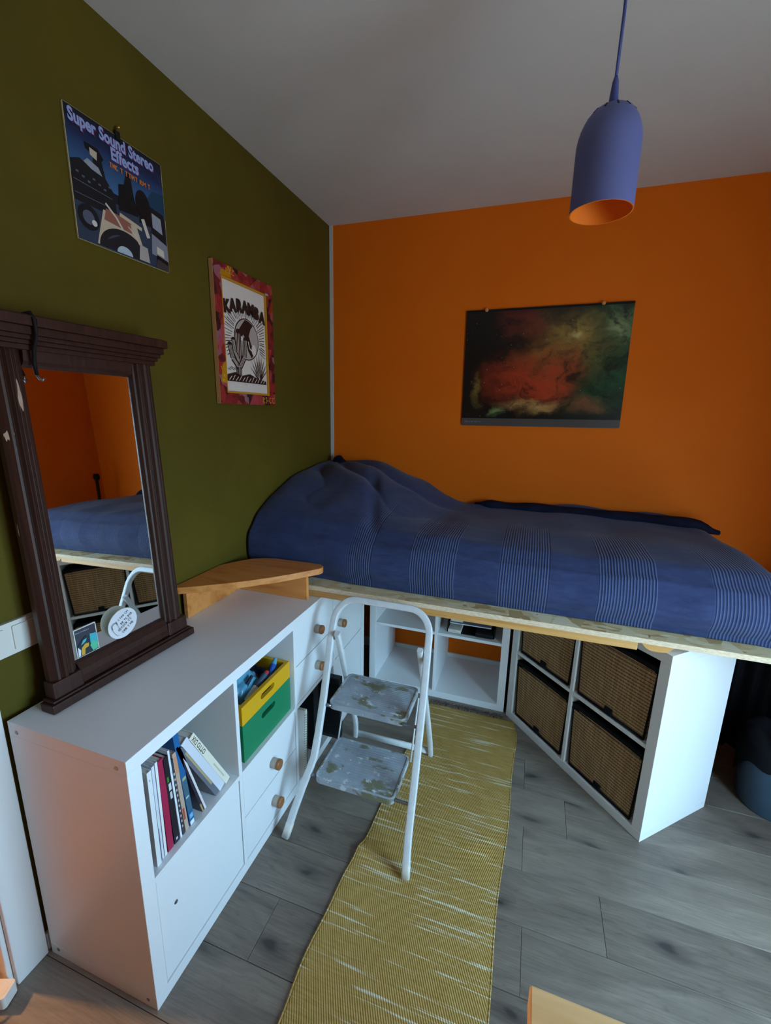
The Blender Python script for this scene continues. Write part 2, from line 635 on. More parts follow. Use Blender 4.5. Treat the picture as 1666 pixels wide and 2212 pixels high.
# worn white enamel for the ladder
g = N('white_enamel', 0.4)
c = g.ramp(g.noise(g.coords((1, 1, 1)), 46, 4, 0.6), [(0.3, lin(212, 216, 218)), (0.68, lin(226, 229, 231)), (0.735, lin(226, 229, 231)), (0.75, lin(150, 150, 148))])
g.color(c)
M['white_enamel'] = g.m

# nebula poster (local x 0..0.803, z 0..0.598)
g = N('nebula_print', 0.3, spec=0.5)
tc = g.n('TexCoord')
mp = g.n('Mapping', Scale=(1 / 0.803, 1, 1 / 0.598))
g.l(tc.outputs['Object'], mp.inputs['Vector'])
V = mp.outputs['Vector']
sx = g.n('SeparateXYZ')
g.l(V, sx.inputs[0])
dn = g.n('TexNoise', Scale=2.3, Detail=5, Roughness=0.6)
g.l(V, dn.inputs['Vector'])
VW = g.mix(0.5, V, dn.outputs['Color'], 'ADD')


def blob(cx, cz, rx, rz, warp=True):
    m_ = g.n('Mapping', Location=(-(cx + (0.25 if warp else 0)) / rx, 0, -(cz + (0.25 if warp else 0)) / rz), Scale=(1 / rx, 0, 1 / rz))
    g.l(VW if warp else V, m_.inputs['Vector'])
    ln = g.n('VectorMath', _operation='LENGTH')
    g.l(m_.outputs['Vector'], ln.inputs[0])
    return g.ramp(ln.outputs['Value'], [(0.0, (1, 1, 1, 1)), (1.0, (0, 0, 0, 1))], 'EASE')


fil = g.noise(VW, 4.6, 9, 0.70, 1.4)
filc = g.ramp(fil, [(0.36, (0.06, 0.06, 0.06, 1)), (0.50, (0.6, 0.6, 0.6, 1)), (0.66, (1, 1, 1, 1))])
col = lin(22, 17, 16)
for (cx, cz, rx, rz, c, s) in (
        (0.93, 0.62, 0.42, 0.7, lin(34, 92, 56), 1.35), (0.62, 0.66, 0.38, 0.45, lin(140, 108, 50), 1.25), (0.42, 0.42, 0.4, 0.34, lin(186, 66, 36), 1.25),
        (0.62, 0.38, 0.2, 0.26, lin(196, 72, 38), 0.9), (0.38, 0.86, 0.22, 0.2, lin(124, 36, 30), 1.0), (0.66, 0.8, 0.2, 0.22, lin(180, 150, 76), 1.0),
        (0.48, 0.2, 0.34, 0.11, lin(190, 150, 90), 1.1), (0.94, 0.78, 0.12, 0.24, lin(160, 172, 124), 1.0), (0.1, 0.34, 0.06, 0.16, lin(170, 144, 70), 1.1),
        (0.2, 0.13, 0.07, 0.08, lin(150, 172, 104), 1.0), (0.84, 0.2, 0.2, 0.12, lin(140, 88, 52), 0.9), (0.64, 0.76, 0.05, 0.06, lin(210, 200, 150), 0.9)):
    fac = g.math('MULTIPLY', g.math('MULTIPLY', blob(cx, cz, rx, rz), filc), s, True)
    col = g.mix(fac, col, c)
vs_ = g.n('TexVoronoi', Scale=17)
g.l(V, vs_.inputs['Vector'])
col = g.mix(g.ramp(vs_.outputs['Distance'], [(0.03, (0.7, 0.7, 0.7, 1)), (0.075, (0, 0, 0, 1))]), col, lin(180, 170, 150))
strip = g.math('LESS_THAN', sx.outputs[2], 0.068)
col = g.mix(strip, col, lin(84, 78, 78))
g.color(col)
M['nebula_print'] = g.m

# collage on the picture frame
g = N('collage', 0.5)
v = g.coords((1, 1, 1))
vo = g.n('TexVoronoi', Scale=27)
g.l(v, vo.inputs['Vector'])
sp = g.n('SeparateColor')
g.l(vo.outputs['Color'], sp.inputs[0])
nz = g.noise(v, 55, 5, 0.65)
c = g.ramp(g.math('ADD', g.math('MULTIPLY', sp.outputs[0], 0.65), g.math('MULTIPLY', nz, 0.35)),
           [(0.22, lin(40, 20, 26)), (0.34, lin(96, 26, 32)), (0.48, lin(150, 36, 36)), (0.6, lin(150, 50, 38)), (0.72, lin(176, 66, 84)), (0.82, lin(126, 104, 118)), (0.92, lin(206, 150, 40))])
g.color(c)
M['collage'] = g.m

# ------------------------------------------------------------------ the room
T = 0.14
def structure(name, mb, mat, bevel=0.0, parent=None):
    o = obj(name, mb, mat, parent, bevel=bevel)
    if not parent:
        o['kind'] = 'structure'
    return o


DY0, DY1, DH = -2.01, -2.86, 2.02         # doorway in the left wall
structure('wall_left', MB().box(-T, 0, DY0, 0, 0, RH).box(-T, 0, RY, DY1, 0, RH).box(-T, 0, DY1, DY0, DH, RH), M['olive_paint'])
structure('wall_back', MB().box(-T, RX + 0.2, 0, 0.15, 0, RH), M['orange_paint'])
wr = MB()
y0, y1, z0, z1 = WIN
wr.box(RX, RX + 0.1, RY, y0, 0, RH).box(RX, RX + 0.1, y1, 0, 0, RH).box(RX, RX + 0.1, y0, y1, 0, z0).box(RX, RX + 0.1, y0, y1, z1, RH)
structure('wall_right', wr, M['orange_paint'])
structure('wall_front', MB().box(-T, RX + 0.2, RY - 0.15, RY, 0, RH), M['olive_paint'])
structure('ceiling', MB().box(-1.7, RX + 0.2, RY - 0.15, 0.15, RH, RH + 0.1), M['ceiling_paint'])
structure('trim_1', MB().box(0.0, 0.021, -0.004, 0.0, 0.06, RH), M['white_paint'])
structure('baseboard_left', MB().box(0, 0.011, -1.928, -0.012, 0, 0.058), M['white_frame'], 0.002)
structure('baseboard_back', MB().box(0.0, RX, -0.012, 0, 0, 0.062), M['white_frame'], 0.002)

fl = structure('floor', MB().box(-0.02, RX, RY, 0, -0.06, -0.0095), M['joint'])
PW, PL, GAP = 0.1775, 1.22, 0.0004
fixed = {-1: 1.306, 0: 1.465, 1: 1.308, 2: 1.553, 3: 1.313}
plank_cache = {}
for r in range(-6, 15):
    ya, yb = -1.051 - PW * (r - 0) + PW, -1.051 - PW * r
    ya, yb = min(ya, -0.002), max(yb, RY)
    if ya - yb < 0.01:
        continue
    x = fixed.get(r, random.uniform(0.3, 1.5))
    while x > 0:
        x -= PL
    while x < RX:
        xa, xb = max(x, 0.0), min(x + PL, RX)
        x += PL
        if xb - xa < 0.01:
            continue
        key = (round(xb - xa, 3), round(ya - yb, 3))
        if key not in plank_cache:
            L, B = key
            m = MB()
            c = 0.0008
            P0 = [(-L / 2 + GAP, -B / 2 + GAP), (L / 2 - GAP, -B / 2 + GAP), (L / 2 - GAP, B / 2 - GAP), (-L / 2 + GAP, B / 2 - GAP)]
            P1 = [(a - math.copysign(c, a), b - math.copysign(c, b)) for a, b in P0]
            vs = [(a, b, -0.009) for a, b in P0] + [(a, b, -0.001) for a, b in P0] + [(a, b, 0) for a, b in P1]
            fs = [(3, 2, 1, 0), (8, 9, 10, 11)] + [(i, (i + 1) % 4, (i + 1) % 4 + 4, i + 4) for i in range(4)] + [(i + 4, (i + 1) % 4 + 4, (i + 1) % 4 + 8, i + 8) for i in range(4)]
            plank_cache[key] = m.add(vs, fs).mesh('plank', M['laminate'], fix=False)
        o = bpy.data.objects.new('plank', plank_cache[key])
        COL.objects.link(o)
        o.parent = fl
        o.location = ((xa + xb) / 2, (ya + yb) / 2, 0)

# door frame in the left wall
d = bpy.data.objects.new('door_1', None)
COL.objects.link(d)
d['kind'] = 'structure'
d.location = (0, DY0, 0)
def dpart(name, *b, mat='white_frame', bev=0.003):
    return obj(name, MB().box(b[0], b[1], b[2] - DY0, b[3] - DY0, b[4], b[5]), M[mat], d, bevel=bev)
dpart('architrave', 0.0, 0.016, -2.012, -1.932, 0, DH + 0.07)
dpart('architrave', 0.0, 0.016, DY1 - 0.07, DY1 + 0.004, 0, DH + 0.07)
dpart('architrave', 0.0, 0.016, DY1, DY0, DH, DH + 0.07)
dpart('jamb', -T - 0.01, 0.0, DY0 - 0.014, DY0 + 0.0, 0, DH)
dpart('jamb', -T - 0.01, 0.0, DY1, DY1 + 0.014, 0, DH)
dpart('door_stop', -0.10, -0.055, DY0 - 0.022, DY0 - 0.014, 0, DH)
dpart('threshold', -T, -0.02, DY1, DY0, -0.02, 0.004, mat='beam_wood')
# hallway beyond the door
structure('floor_hallway', MB().box(-1.7, -0.02, RY, -1.2, -0.06, -0.001), M['birch'])
structure('wall_hallway', MB().box(-1.8, -1.7, RY, -1.1, 0, RH).box(-1.7, -T, -1.2, -1.1, 0, RH).box(-1.7, -T, RY - 0.1, RY, 0, RH), M['hall_paint'])
hl = bpy.data.lights.new('hall_lamp', 'AREA')
hl.energy = 32
hl.color = (1.0, 0.52, 0.2)
hl.size = 0.12
ho = bpy.data.objects.new('hall_lamp', hl)
COL.objects.link(ho)
ho.location = (-1.45, -2.30, 1.3)
ho.rotation_euler = Vector((1.7, 0.08, -1.25)).to_track_quat('-Z', 'Y').to_euler()

# window in the right wall (beyond the right edge of the picture)
w = bpy.data.objects.new('window_1', None)
COL.objects.link(w)
w['kind'] = 'structure'
w.location = (RX + 0.06, y0, z0)
ym = (y1 - y0) / 2
fr = MB()
A, Bz, f_ = y1 - y0, z1 - z0, 0.055
fr.box(-0.03, 0.03, 0, A, 0, f_).box(-0.03, 0.03, 0, A, Bz - f_, Bz).box(-0.03, 0.03, 0, f_, f_, Bz - f_).box(-0.03, 0.03, A - f_, A, f_, Bz - f_).box(-0.03, 0.03, ym - 0.04, ym + 0.04, f_, Bz - f_)
obj('window_frame', fr, M['white_frame'], w)
g = N('window_glass', 0.0)
tr = g.n('BsdfTransparent')
gl = g.n('BsdfGlossy', Roughness=0.0)
mx = g.n('MixShader', Fac=0.06)
g.l(tr.outputs[0], mx.inputs[1])
g.l(gl.outputs[0], mx.inputs[2])
g.l(mx.outputs[0], g.t.nodes['Material Output'].inputs['Surface'])
for a, b in ((f_, ym - 0.04), (ym + 0.04, A - f_)):
    obj('pane', MB().box(-0.004, 0.004, a, b, f_, Bz - f_), g.m, w)
obj('window_sill', MB().box(-0.12, -0.03, -0.05, A + 0.05, -0.03, 0), M['white_frame'], w, bevel=0.004)

# ------------------------------------------------------------------ cube shelving units
XK, YK = 0.414, -1.9284
TO, TD, CW, DEP = 0.038, 0.016, 0.3365, 0.39
ZB = (0.038, 0.377)       # lower row
ZT = (0.393, 0.732)       # upper row
KH = 0.77


def cx(c):
    return TO + c * (CW + TD)


def cube_unit(label, cols, loc, rotz):
    t = thing('cube_shelf', label, 'shelf', loc, rotz)
    w = 2 * TO + cols * CW + (cols - 1) * TD
    wl = M['white_lacquer']
    b = 0.0012
    obj('top_panel', MB().box(0, w, 0, DEP, KH - TO, KH), wl, t, bevel=b)
    obj('bottom_panel', MB().box(0, w, 0, DEP, 0, TO), wl, t, bevel=b)
    obj('side_panel', MB().box(0, TO - 0.0004, 0.0004, DEP, TO, KH - TO), wl, t, bevel=b)
    obj('side_panel', MB().box(w - TO + 0.0004, w, 0.0004, DEP, TO, KH - TO), wl, t, bevel=b)
    for c in range(1, cols):
        obj('divider', MB().box(cx(c) - TD, cx(c), 0.002, DEP, TO, KH - TO), wl, t, bevel=b)
    for c in range(cols):
        obj('shelf_board', MB().box(cx(c), cx(c) + CW, 0.002, DEP, ZB[1], ZT[0]), wl, t, bevel=b)
    return t, w


knob_me = MB().lathe([(0.0001, 0.0), (0.017, 0.0), (0.0185, 0.003), (0.0185, 0.022), (0.018, 0.0235), (0.0192, 0.024), (0.0192, 0.033), (0.017, 0.0355), (0.0001, 0.036)],
                     22, 'y', mis=[0, 0, 0, 0, 1, 1, 1, 1]).mesh('knob', [M['knob_grey'], M['knob_wood']], True)


def front(t, name, c, za, zb, knob=None):
    o = obj(name, MB().box(cx(c) + 0.0025, cx(c) + CW - 0.0025, 0.004, 0.02, za + 0.002, zb - 0.002), M['white_lacquer'], t, bevel=0.0015)
    if knob:
        obj('knob', knob_me, None, o, loc=(cx(c) + knob[0], 0.004, knob[1]), autos=True)
        o.children[0]['label'] = 'round wooden knob with a pale grey rim'
    return o


side, wside = cube_unit('long white cube shelf along the olive wall with doors and drawers', 4, (XK, YK, 0), pi / 2)
dr = front(side, 'door', 0, *ZB)
obj('lock', MB().lathe([(0.0001, 0), (0.006, 0), (0.005, 0.0015), (0.0001, 0.0015)], 12, 'y'), M['grey_metal'], dr, loc=(cx(0) + 0.055, 0.004, 0.245))
zm = (ZB[0] + ZB[1]) / 2
front(side, 'drawer', 1, zm, ZB[1], (CW / 2, 0.285))
front(side, 'drawer', 1, ZB[0], zm, (CW / 2, 0.118))
zm = (ZT[0] + ZT[1]) / 2
front(side, 'drawer', 2, zm, ZT[1], (CW / 2, 0.648))
front(side, 'drawer', 2, ZT[0], zm, (CW / 2, 0.478))
front(side, 'door', 3, *ZT, (0.05, 0.565))
front(side, 'door', 3, *ZB)
cap = MB().lathe([(0.0001, 0.0), (0.0055, 0.0), (0.005, 0.0008), (0.0001, 0.0008)], 12, 'x').mesh('screw_cap', M['grey_metal'])
for ly, lz in ((0.03, 0.745), (0.36, 0.745), (0.03, 0.025), (0.36, 0.025)):
    obj('screw_cap', cap, None, side, loc=(-0.0002, ly, lz), rot=(0, pi, 0))

under, wunder = cube_unit('open white cube shelf under the bed against the orange wall', 2, (0.4235, -0.3955, 0), 0.0)
BA = 0.8281
BL = (1.7232 - 0.77 * cos(BA), -0.9765 + 0.77 * sin(BA), 0)
bask, wbask = cube_unit('white cube shelf set at an angle under the bed holding four woven baskets', 2, BL, -BA)
obj('screw_cap', MB().lathe([(0.0001, 0.0), (0.006, 0.0), (0.006, 0.001), (0.0001, 0.001)], 12), M['grey_metal'], bask, loc=(wbask - 0.03, 0.03, KH))

# ------------------------------------------------------------------ woven baskets
def basket(c, row, label):
    za = (ZB, ZT)[row][0]
    lx = cx(c)
    wx = CW - 0.012
    R = Matrix.Rotation(-BA, 3, 'Z')
    p = R @ Vector((lx + CW / 2, 0.014, 0)) + Vector(BL)
    t = thing('woven_basket', label, 'basket', (p.x, p.y, za + 0.0005), -BA, 'woven baskets in the angled cube shelf')
    h, dp, th = 0.298, 0.345, 0.012
    w0, w1 = wx / 2 - 0.014, wx / 2            # slightly narrower at the base
    body = MB()
    # four walls, front one bulging a little
    def wall(f0, f1, n=9):
        return body.grid(n, 7, f0), body.grid(n, 7, f1)
    def front_f(off):
        return lambda u, v: ((-1 + 2 * u) * (w0 + (w1 - w0) * v - off * 0.3), off - 0.006 * sin(pi * u) * sin(pi * v), 0.008 + v * (h - 0.008))
    wall(front_f(0), front_f(th))
    for s in (-1, 1):
        body.grid(7, 7, lambda u, v: (s * (w0 + (w1 - w0) * v), u * dp, 0.008 + v * (h - 0.008)))
        body.grid(7, 7, lambda u, v: (s * (w0 + (w1 - w0) * v - th), u * dp, 0.008 + v * (h - 0.008)))
    body.grid(7, 7, lambda u, v: ((-1 + 2 * u) * (w0 + (w1 - w0) * v), dp, 0.008 + v * (h - 0.008)))
    body.box(-w0, w0, 0, dp, 0.006, 0.012)
    obj('body', body, M['woven_reed'], t, smooth=True, fix=False)
    rim = MB()
    for (a, b, e) in (((-w1, 0), (w1, 0), 0), ((-w1, dp), (w1, dp), 0), ((-w1, 0), (-w1, dp), 0), ((w1, 0), (w1, dp), 0)):
        x0_, x1_ = min(a[0], b[0]) - 0.002, max(a[0], b[0]) + 0.002
        y0_, y1_ = min(a[1], b[1]) - 0.003, max(a[1], b[1]) + 0.003
        if x1_ - x0_ < 0.01:
            x0_, x1_ = (x0_, x0_ + 0.016) if a[0] < 0 else (x1_ - 0.016, x1_)
        if y1_ - y0_ < 0.01:
            y0_, y1_ = (y0_, y0_ + 0.018) if a[1] == 0 else (y1_ - 0.018, y1_)
        rim.box(x0_, x1_, y0_, y1_, h - 0.02, h + 0.004)
    obj('rim', rim, M['black_cloth'], t, bevel=0.003)
    tr_ = MB()
    tr_.tube([(-w0, -0.001, 0.006), (w0, -0.001, 0.006)], 0.006, seg=8)
    tr_.tube([(w0, -0.001, 0.006), (w1, -0.001, h - 0.01)], 0.004, seg=8)
    tr_.tube([(-w0, -0.001, 0.006), (-w1, -0.001, h - 0.01)], 0.003, seg=8)
    obj('trim', tr_, M['black_cloth'], t, smooth=True)
    obj('tab', MB().box(-0.017, 0.017, -0.0095, -0.002, 0.004, 0.036), M['black_cloth'], t, bevel=0.004)
    # a black lining shows over the rim
    obj('lining', MB().box(-w1 + 0.016, w1 - 0.016, 0.018, dp - 0.018, h - 0.06, h - 0.012), M['black_cloth'], t)
    return t


basket(0, 1, 'upper left woven basket in the angled cube shelf, beside the open shelf')
basket(1, 1, 'upper right woven basket in the angled cube shelf, above the nearest basket')
basket(0, 0, 'lower left woven basket in the angled cube shelf, nearest the end of the rug')
basket(1, 0, 'lower right woven basket in the angled cube shelf, at its front corner')

# ------------------------------------------------------------------ bed
bed = thing('bed_platform', 'oriented strand board bed platform with a pine beam under its edge', 'bed', (1.0, -0.5, KH))
def bx(*b):
    return MB().box(b[0] - 1.0, b[1] - 1.0, b[2] + 0.5, b[3] + 0.5, b[4] - KH, b[5] - KH)
o = obj('board', bx(0.012, 2.16, -0.977, -0.006, 0.800, 0.8195), [M['osb'], M['osb_edge']], bed, bevel=0.0015)
for pl in o.data.polygons:
    if pl.normal.y < -0.9:
        pl.material_index = 1
obj('beam', bx(0.012, 1.612, -0.972, -0.925, 0.7705, 0.8), M['beam_wood'], bed, bevel=0.002)
obj('beam', bx(0.44, 1.9, -0.12, -0.075, 0.7705, 0.8), M['beam_wood'], bed, bevel=0.002)
pts = [(1.622 + 0.105 * k / 12, 0.8 - 0.03 * (1 - abs(2 * k / 12 - 1) ** 3.0)) for k in range(13)]
m = MB().prism([(a - 1.0, b - KH) for a, b in pts], -0.962 + 0.5, -0.30 + 0.5, 'xz')
obj('cross_beam', m, M['beam_wood'], bed)

mat_ = thing('mattress', 'mattress lying under the dark blue bedspread on the board', 'mattress', (1.0, -0.46, 0.8197))
mm_ = MB().box(-0.95, 1.0, -0.385, 0.40, 0.001, 0.19)
obj('mattress_body', mm_, M['white_plastic'], mat_, bevel=0.03, seg=4)

spread = thing('bedspread', 'dark blue bedspread with ribbed bands, heaped over pillows at the head end', 'bedspread', (1.0, -0.46, 0.8197))


def top_z(x, y):
    # x 0..2, y 0 (wall) .. -0.94
    fx = 1 - sm(0.32, 0.86, x)
    yy = -y
    fy = 1.0 - 0.22 * sm(0.05, 0.5, yy) - 0.40 * sm(0.42, 0.80, yy) - 0.46 * sm(0.70, 0.97, yy)
    z = 1.043 + 0.205 * fx * max(0, fy)
    # soft sag / lumps
    z += 0.010 * noise.noise(Vector((x * 2.2, y * 2.6, 1.3)))
    z += 0.006 * noise.noise(Vector((x * 6, y * 5, 4.1)))
    # ridge of gathered cloth along the wall
    z += 0.045 * math.exp(-((yy - 0.05) / 0.045) ** 2) * sm(0.86, 1.0, x) * (1 - sm(1.86, 2.0, x)) * (0.6 + 0.5 * noise.noise(Vector((x * 4.5, 0, 7))))
    # second pillow edge at x ~0.7 near the wall
    z += 0.022 * math.exp(-((x - 0.62) / 0.09) ** 2) * sm(0.5, 0.2, yy) if yy < 0.5 else 0
    # radiating creases from the corner
    r, a = math.hypot(x, yy), math.atan2(yy, x + 0.02)
    q = a * 7.5 + 1.6 * noise.noise(Vector((x * 3, y * 3, 0.2))) + 0.8
    cr = abs(sin(q)) ** 0.7
    z += 0.026 * (cr - 0.6) * sm(0.10, 0.3, r) * (1 - sm(0.62, 0.98, r))
    z -= 0.018 * math.exp(-((x - (0.30 + 0.35 * yy)) / 0.03) ** 2) * sm(0.18, 0.4, yy) * (1 - sm(0.75, 0.9, yy))
    z += 0.012 * (abs(noise.noise(Vector((x * 4.2 + yy * 3, yy * 2.2 - x * 2, 2.7)))) - 0.2) * (1 - sm(0.7, 1.1, x)) * sm(0.0, 0.1, x)
    # a long shallow crease across the middle
    z += 0.007 * sin((yy * 9 + x * 1.2) + 2 * noise.noise(Vector((x * 1.5, y * 2, 9)))) * sm(0.5, 0.9, x)
    return z


NX, NV = 240, 110
XA, XB = 0.012, 2.06


def cloth(i, j):
    u = i / (NX - 1)
    v = j / (NV - 1)
    ztop_len, side = 0.88, 0.24
    s = v * (ztop_len + side)
    # rows: top from wall to front edge, then down the side
    x = XA + (XB + 0.05 - XA) * u
    edge_front = 0.015 * noise.noise(Vector((x * 2.5, 0, 3)))
    yb = -0.012 - s
    if s <= ztop_len:
        y = yb
        z = top_z(x, y)
        t = s / ztop_len
        z -= 0.040 * sm(0.88, 1.0, t) ** 2
    else:
        t = (s - ztop_len) / side
        z_e = top_z(x, -0.012 - ztop_len) - 0.040
        z = z_e + (0.822 - z_e) * t
        y = -0.012 - ztop_len - 0.040 * sin(min(1, t * 1.15) * pi * 0.82) + 0.012 * t
        y += 0.012 * (1 - sm(0.38, 0.52, x)) * sm(0.1, 0.45, t)
        y += 0.006 * noise.noise(Vector((x * 9, z * 4, 2))) * sin(pi * t)
    # foot end falls away to the board
    if x > 1.95:
        q = (x - 1.95) / (XB + 0.05 - 1.95)
        if q < 0.55:
            z -= 0.02 * (q / 0.55) ** 3
            x = x
        else:
            k = (q - 0.55) / 0.45
            z = z - 0.02 - (z - 0.02 - 0.822) * k
            x = 1.95 + (XB + 0.05 - 1.95) * (0.55 + 0.25 * sin(k * pi * 0.7))
    # front left corner, tucked against the wall behind the corner shelf
    return (x - 1.0, y + 0.46, z - 0.8197)


b = MB()
vs = [cloth(i, j) for j in range(NV) for i in range(NX)]
fs = [(j * NX + i, j * NX + i + 1, (j + 1) * NX + i + 1, (j + 1) * NX + i) for j in range(NV - 1) for i in range(NX - 1)]
b.add(vs, fs)
me = b.mesh('spread', M['bedspread_cloth'], True, fix=False)
at_ = me.attributes.new('cloth', 'FLOAT_VECTOR', 'POINT')
for j in range(NV):
    for i in range(NX):
        x = XA + (XB + 0.05 - XA) * i / (NX - 1)
        head = 1 - sm(0.42, 0.62, x)
        at_.data[j * NX + i].vector = (x, (j / (NV - 1)) * (1 - 0.8 * head), 0)
me.flip_normals()
o = obj('cover', me, None, spread)
sd = o.modifiers.new('thick', 'SOLIDIFY')
sd.thickness = 0.004
sd.offset = -1
# dark gathered edge along the wall
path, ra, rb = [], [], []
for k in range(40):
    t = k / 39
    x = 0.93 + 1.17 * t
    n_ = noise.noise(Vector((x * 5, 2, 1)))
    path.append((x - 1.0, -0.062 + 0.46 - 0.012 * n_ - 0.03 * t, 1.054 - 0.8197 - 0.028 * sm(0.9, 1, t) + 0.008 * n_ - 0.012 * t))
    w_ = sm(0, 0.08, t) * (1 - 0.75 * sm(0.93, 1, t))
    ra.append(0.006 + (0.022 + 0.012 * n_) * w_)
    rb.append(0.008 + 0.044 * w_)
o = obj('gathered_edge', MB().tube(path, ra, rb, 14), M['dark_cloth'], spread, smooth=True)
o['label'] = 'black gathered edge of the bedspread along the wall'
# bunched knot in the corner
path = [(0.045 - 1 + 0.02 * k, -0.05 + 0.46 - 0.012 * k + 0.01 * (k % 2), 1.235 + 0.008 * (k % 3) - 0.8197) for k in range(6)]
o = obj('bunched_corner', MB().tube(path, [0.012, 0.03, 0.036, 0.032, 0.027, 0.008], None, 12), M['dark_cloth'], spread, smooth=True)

# ------------------------------------------------------------------ corner shelf of pine
cs = thing('corner_shelf', 'small pine corner shelf standing on the white cube shelf beside the bed', 'corner shelf', (0.02, -1.0, KH))
def loc(p):
    return (p[0] - 0.02, p[1] + 1.0)
out = [(0.005, -1.10), (0.035, -1.04), (0.08, -0.978), (0.125, -0.95), (0.18, -0.936), (0.32, -0.930)]
for k in range(7):
    a = pi / 2 - pi * 0.70 * k / 6
    out.append((0.385 + 0.034 * cos(a), -0.966 + 0.034 * sin(a)))
out += [(0.37, -1.04), (0.345, -1.072), (0.30, -1.125), (0.243, -1.182), (0.19, -1.232), (0.133, -1.277), (0.08, -1.318), (0.03, -1.352), (0.005, -1.365)]
obj('plate', MB().prism([loc(p) for p in out], 0.108, 0.134, 'xy'), M['pine'], cs, bevel=0.009, seg=4)
obj('support', MB().box(0.0, 0.018, -0.325, 0.0, 0.0003, 0.1083), M['pine'], cs, bevel=0.002)
obj('support', MB().box(0.018, 0.352, -0.018, 0.0, 0.0003, 0.1083), M['pine'], cs, bevel=0.002)

# ------------------------------------------------------------------ mirror
LEAN, MYAW = 0.041, -0.05
mir = thing('wall_mirror', 'dark wooden framed mirror with cornice leaning on the olive wall', 'mirror', (0.098, -1.640, KH + 0.0005), rot=(0, 0, 0))
mir.rotation_euler = (Matrix.Rotation(MYAW, 3, 'Z') @ Matrix.Rotation(-LEAN, 3, 'Y') @ Matrix.Rotation(pi / 2, 3, 'Z')).to_euler()
# local: x = along wall, -y = out to the room, z up ; glass plane y = 0.012
CF = M['chipped_frame']
GW, G0, G1, SW = 0.1425, 0.092, 0.862, 0.070
TOPZ = 0.975
for s in (-1, 1):
    st = MB()
    xs = [0, 0.004, 0.009, 0.014, 0.020, 0.026, 0.033, 0.040, 0.046, 0.051, 0.057, 0.063, SW]
    hs = [0.010, 0.000, -0.002, -0.010, -0.011, -0.006, -0.014, -0.016, -0.008, -0.013, -0.012, -0.006, 0.002]
    prof = [(s * (GW + a), h) for a, h in zip(xs, hs)] + [(s * (GW + SW), 0.020), (s * GW, 0.020)]
    st.prism(prof, 0.075, 0.905, 'xy')
    obj('stile', st, CF, mir, bevel=0.0008)
bt = MB()
prof = [(0.020, 0.03), (-0.004, 0.03), (-0.016, 0.036), (-0.018, 0.045), (-0.012, 0.054), (-0.012, 0.072), (-0.006, 0.080), (0.0, 0.088), (0.010, G0), (0.020, G0)]
bt.prism(prof, -GW - 0.001, GW + 0.001, 'yz')
obj('bottom_rail', bt, CF, mir)
tp = MB()
prof = [(0.020, G1), (0.010, G1), (0.0, G1 + 0.006), (-0.006, G1 + 0.014), (-0.010, G1 + 0.04), (-0.010, 0.905), (0.020, 0.905)]
tp.prism(prof, -GW - 0.001, GW + 0.001, 'yz')
obj('top_rail', tp, CF, mir)
co = MB()
for (hw, yf, za, zb) in ((GW + SW + 0.002, -0.020, 0.900, 0.912), (GW + SW + 0.008, -0.026, 0.912, 0.922), (GW + SW + 0.013, -0.034, 0.922, 0.932), (GW + SW + 0.020, -0.042, 0.932, 0.950), (GW + SW + 0.028, -0.052, 0.950, TOPZ - 0.003), (GW + SW + 0.022, -0.046, TOPZ - 0.003, TOPZ)):
    co.box(-hw, hw, yf, 0.022, za, zb)
obj('cornice', co, CF, mir, bevel=0.002)
pl_ = MB()
for (hw, yf, za, zb) in ((GW + SW + 0.022, -0.030, 0.0, 0.024), (GW + SW + 0.015, -0.024, 0.024, 0.031), (GW + SW + 0.006, -0.018, 0.031, 0.076)):
    if za < 0.03:
        pl_.box(-hw, hw, yf, 0.022, za, zb)
    else:
        pl_.box(-hw, -GW, yf, 0.022, za, zb).box(GW, hw, yf, 0.022, za, zb)
obj('plinth', pl_, CF, mir, bevel=0.003)
obj('mirror_glass', MB().box(-GW - 0.004, GW + 0.004, 0.012, 0.016, G0 - 0.004, G1 + 0.004), M['mirror'], mir)
obj('backing', MB().box(-GW - 0.02, GW + 0.02, 0.0165, 0.0215, G0 - 0.02, G1 + 0.02), M['dark_stain'], mir)
cr_ = MB().tube([(-0.135, 0.03, TOPZ + 0.002), (-0.135, -0.046, TOPZ + 0.004), (-0.134, -0.056, TOPZ - 0.012), (-0.133, -0.050, 0.93), (-0.131, -0.03, 0.90), (-0.128, -0.018, 0.87), (-0.124, -0.013, 0.845)], 0.0045, seg=8)
o = obj('strap', cr_, M['black_plastic'], mir, smooth=True)
o['label'] = 'black strap hooked over the cornice'
cr_ = MB().tube([(-0.124, -0.013, 0.846), (-0.121, -0.016, 0.836), (-0.117, -0.020, 0.832), (-0.114, -0.022, 0.838)], 0.003, seg=8)
obj('hook', cr_, M['grey_metal'], mir, smooth=True)

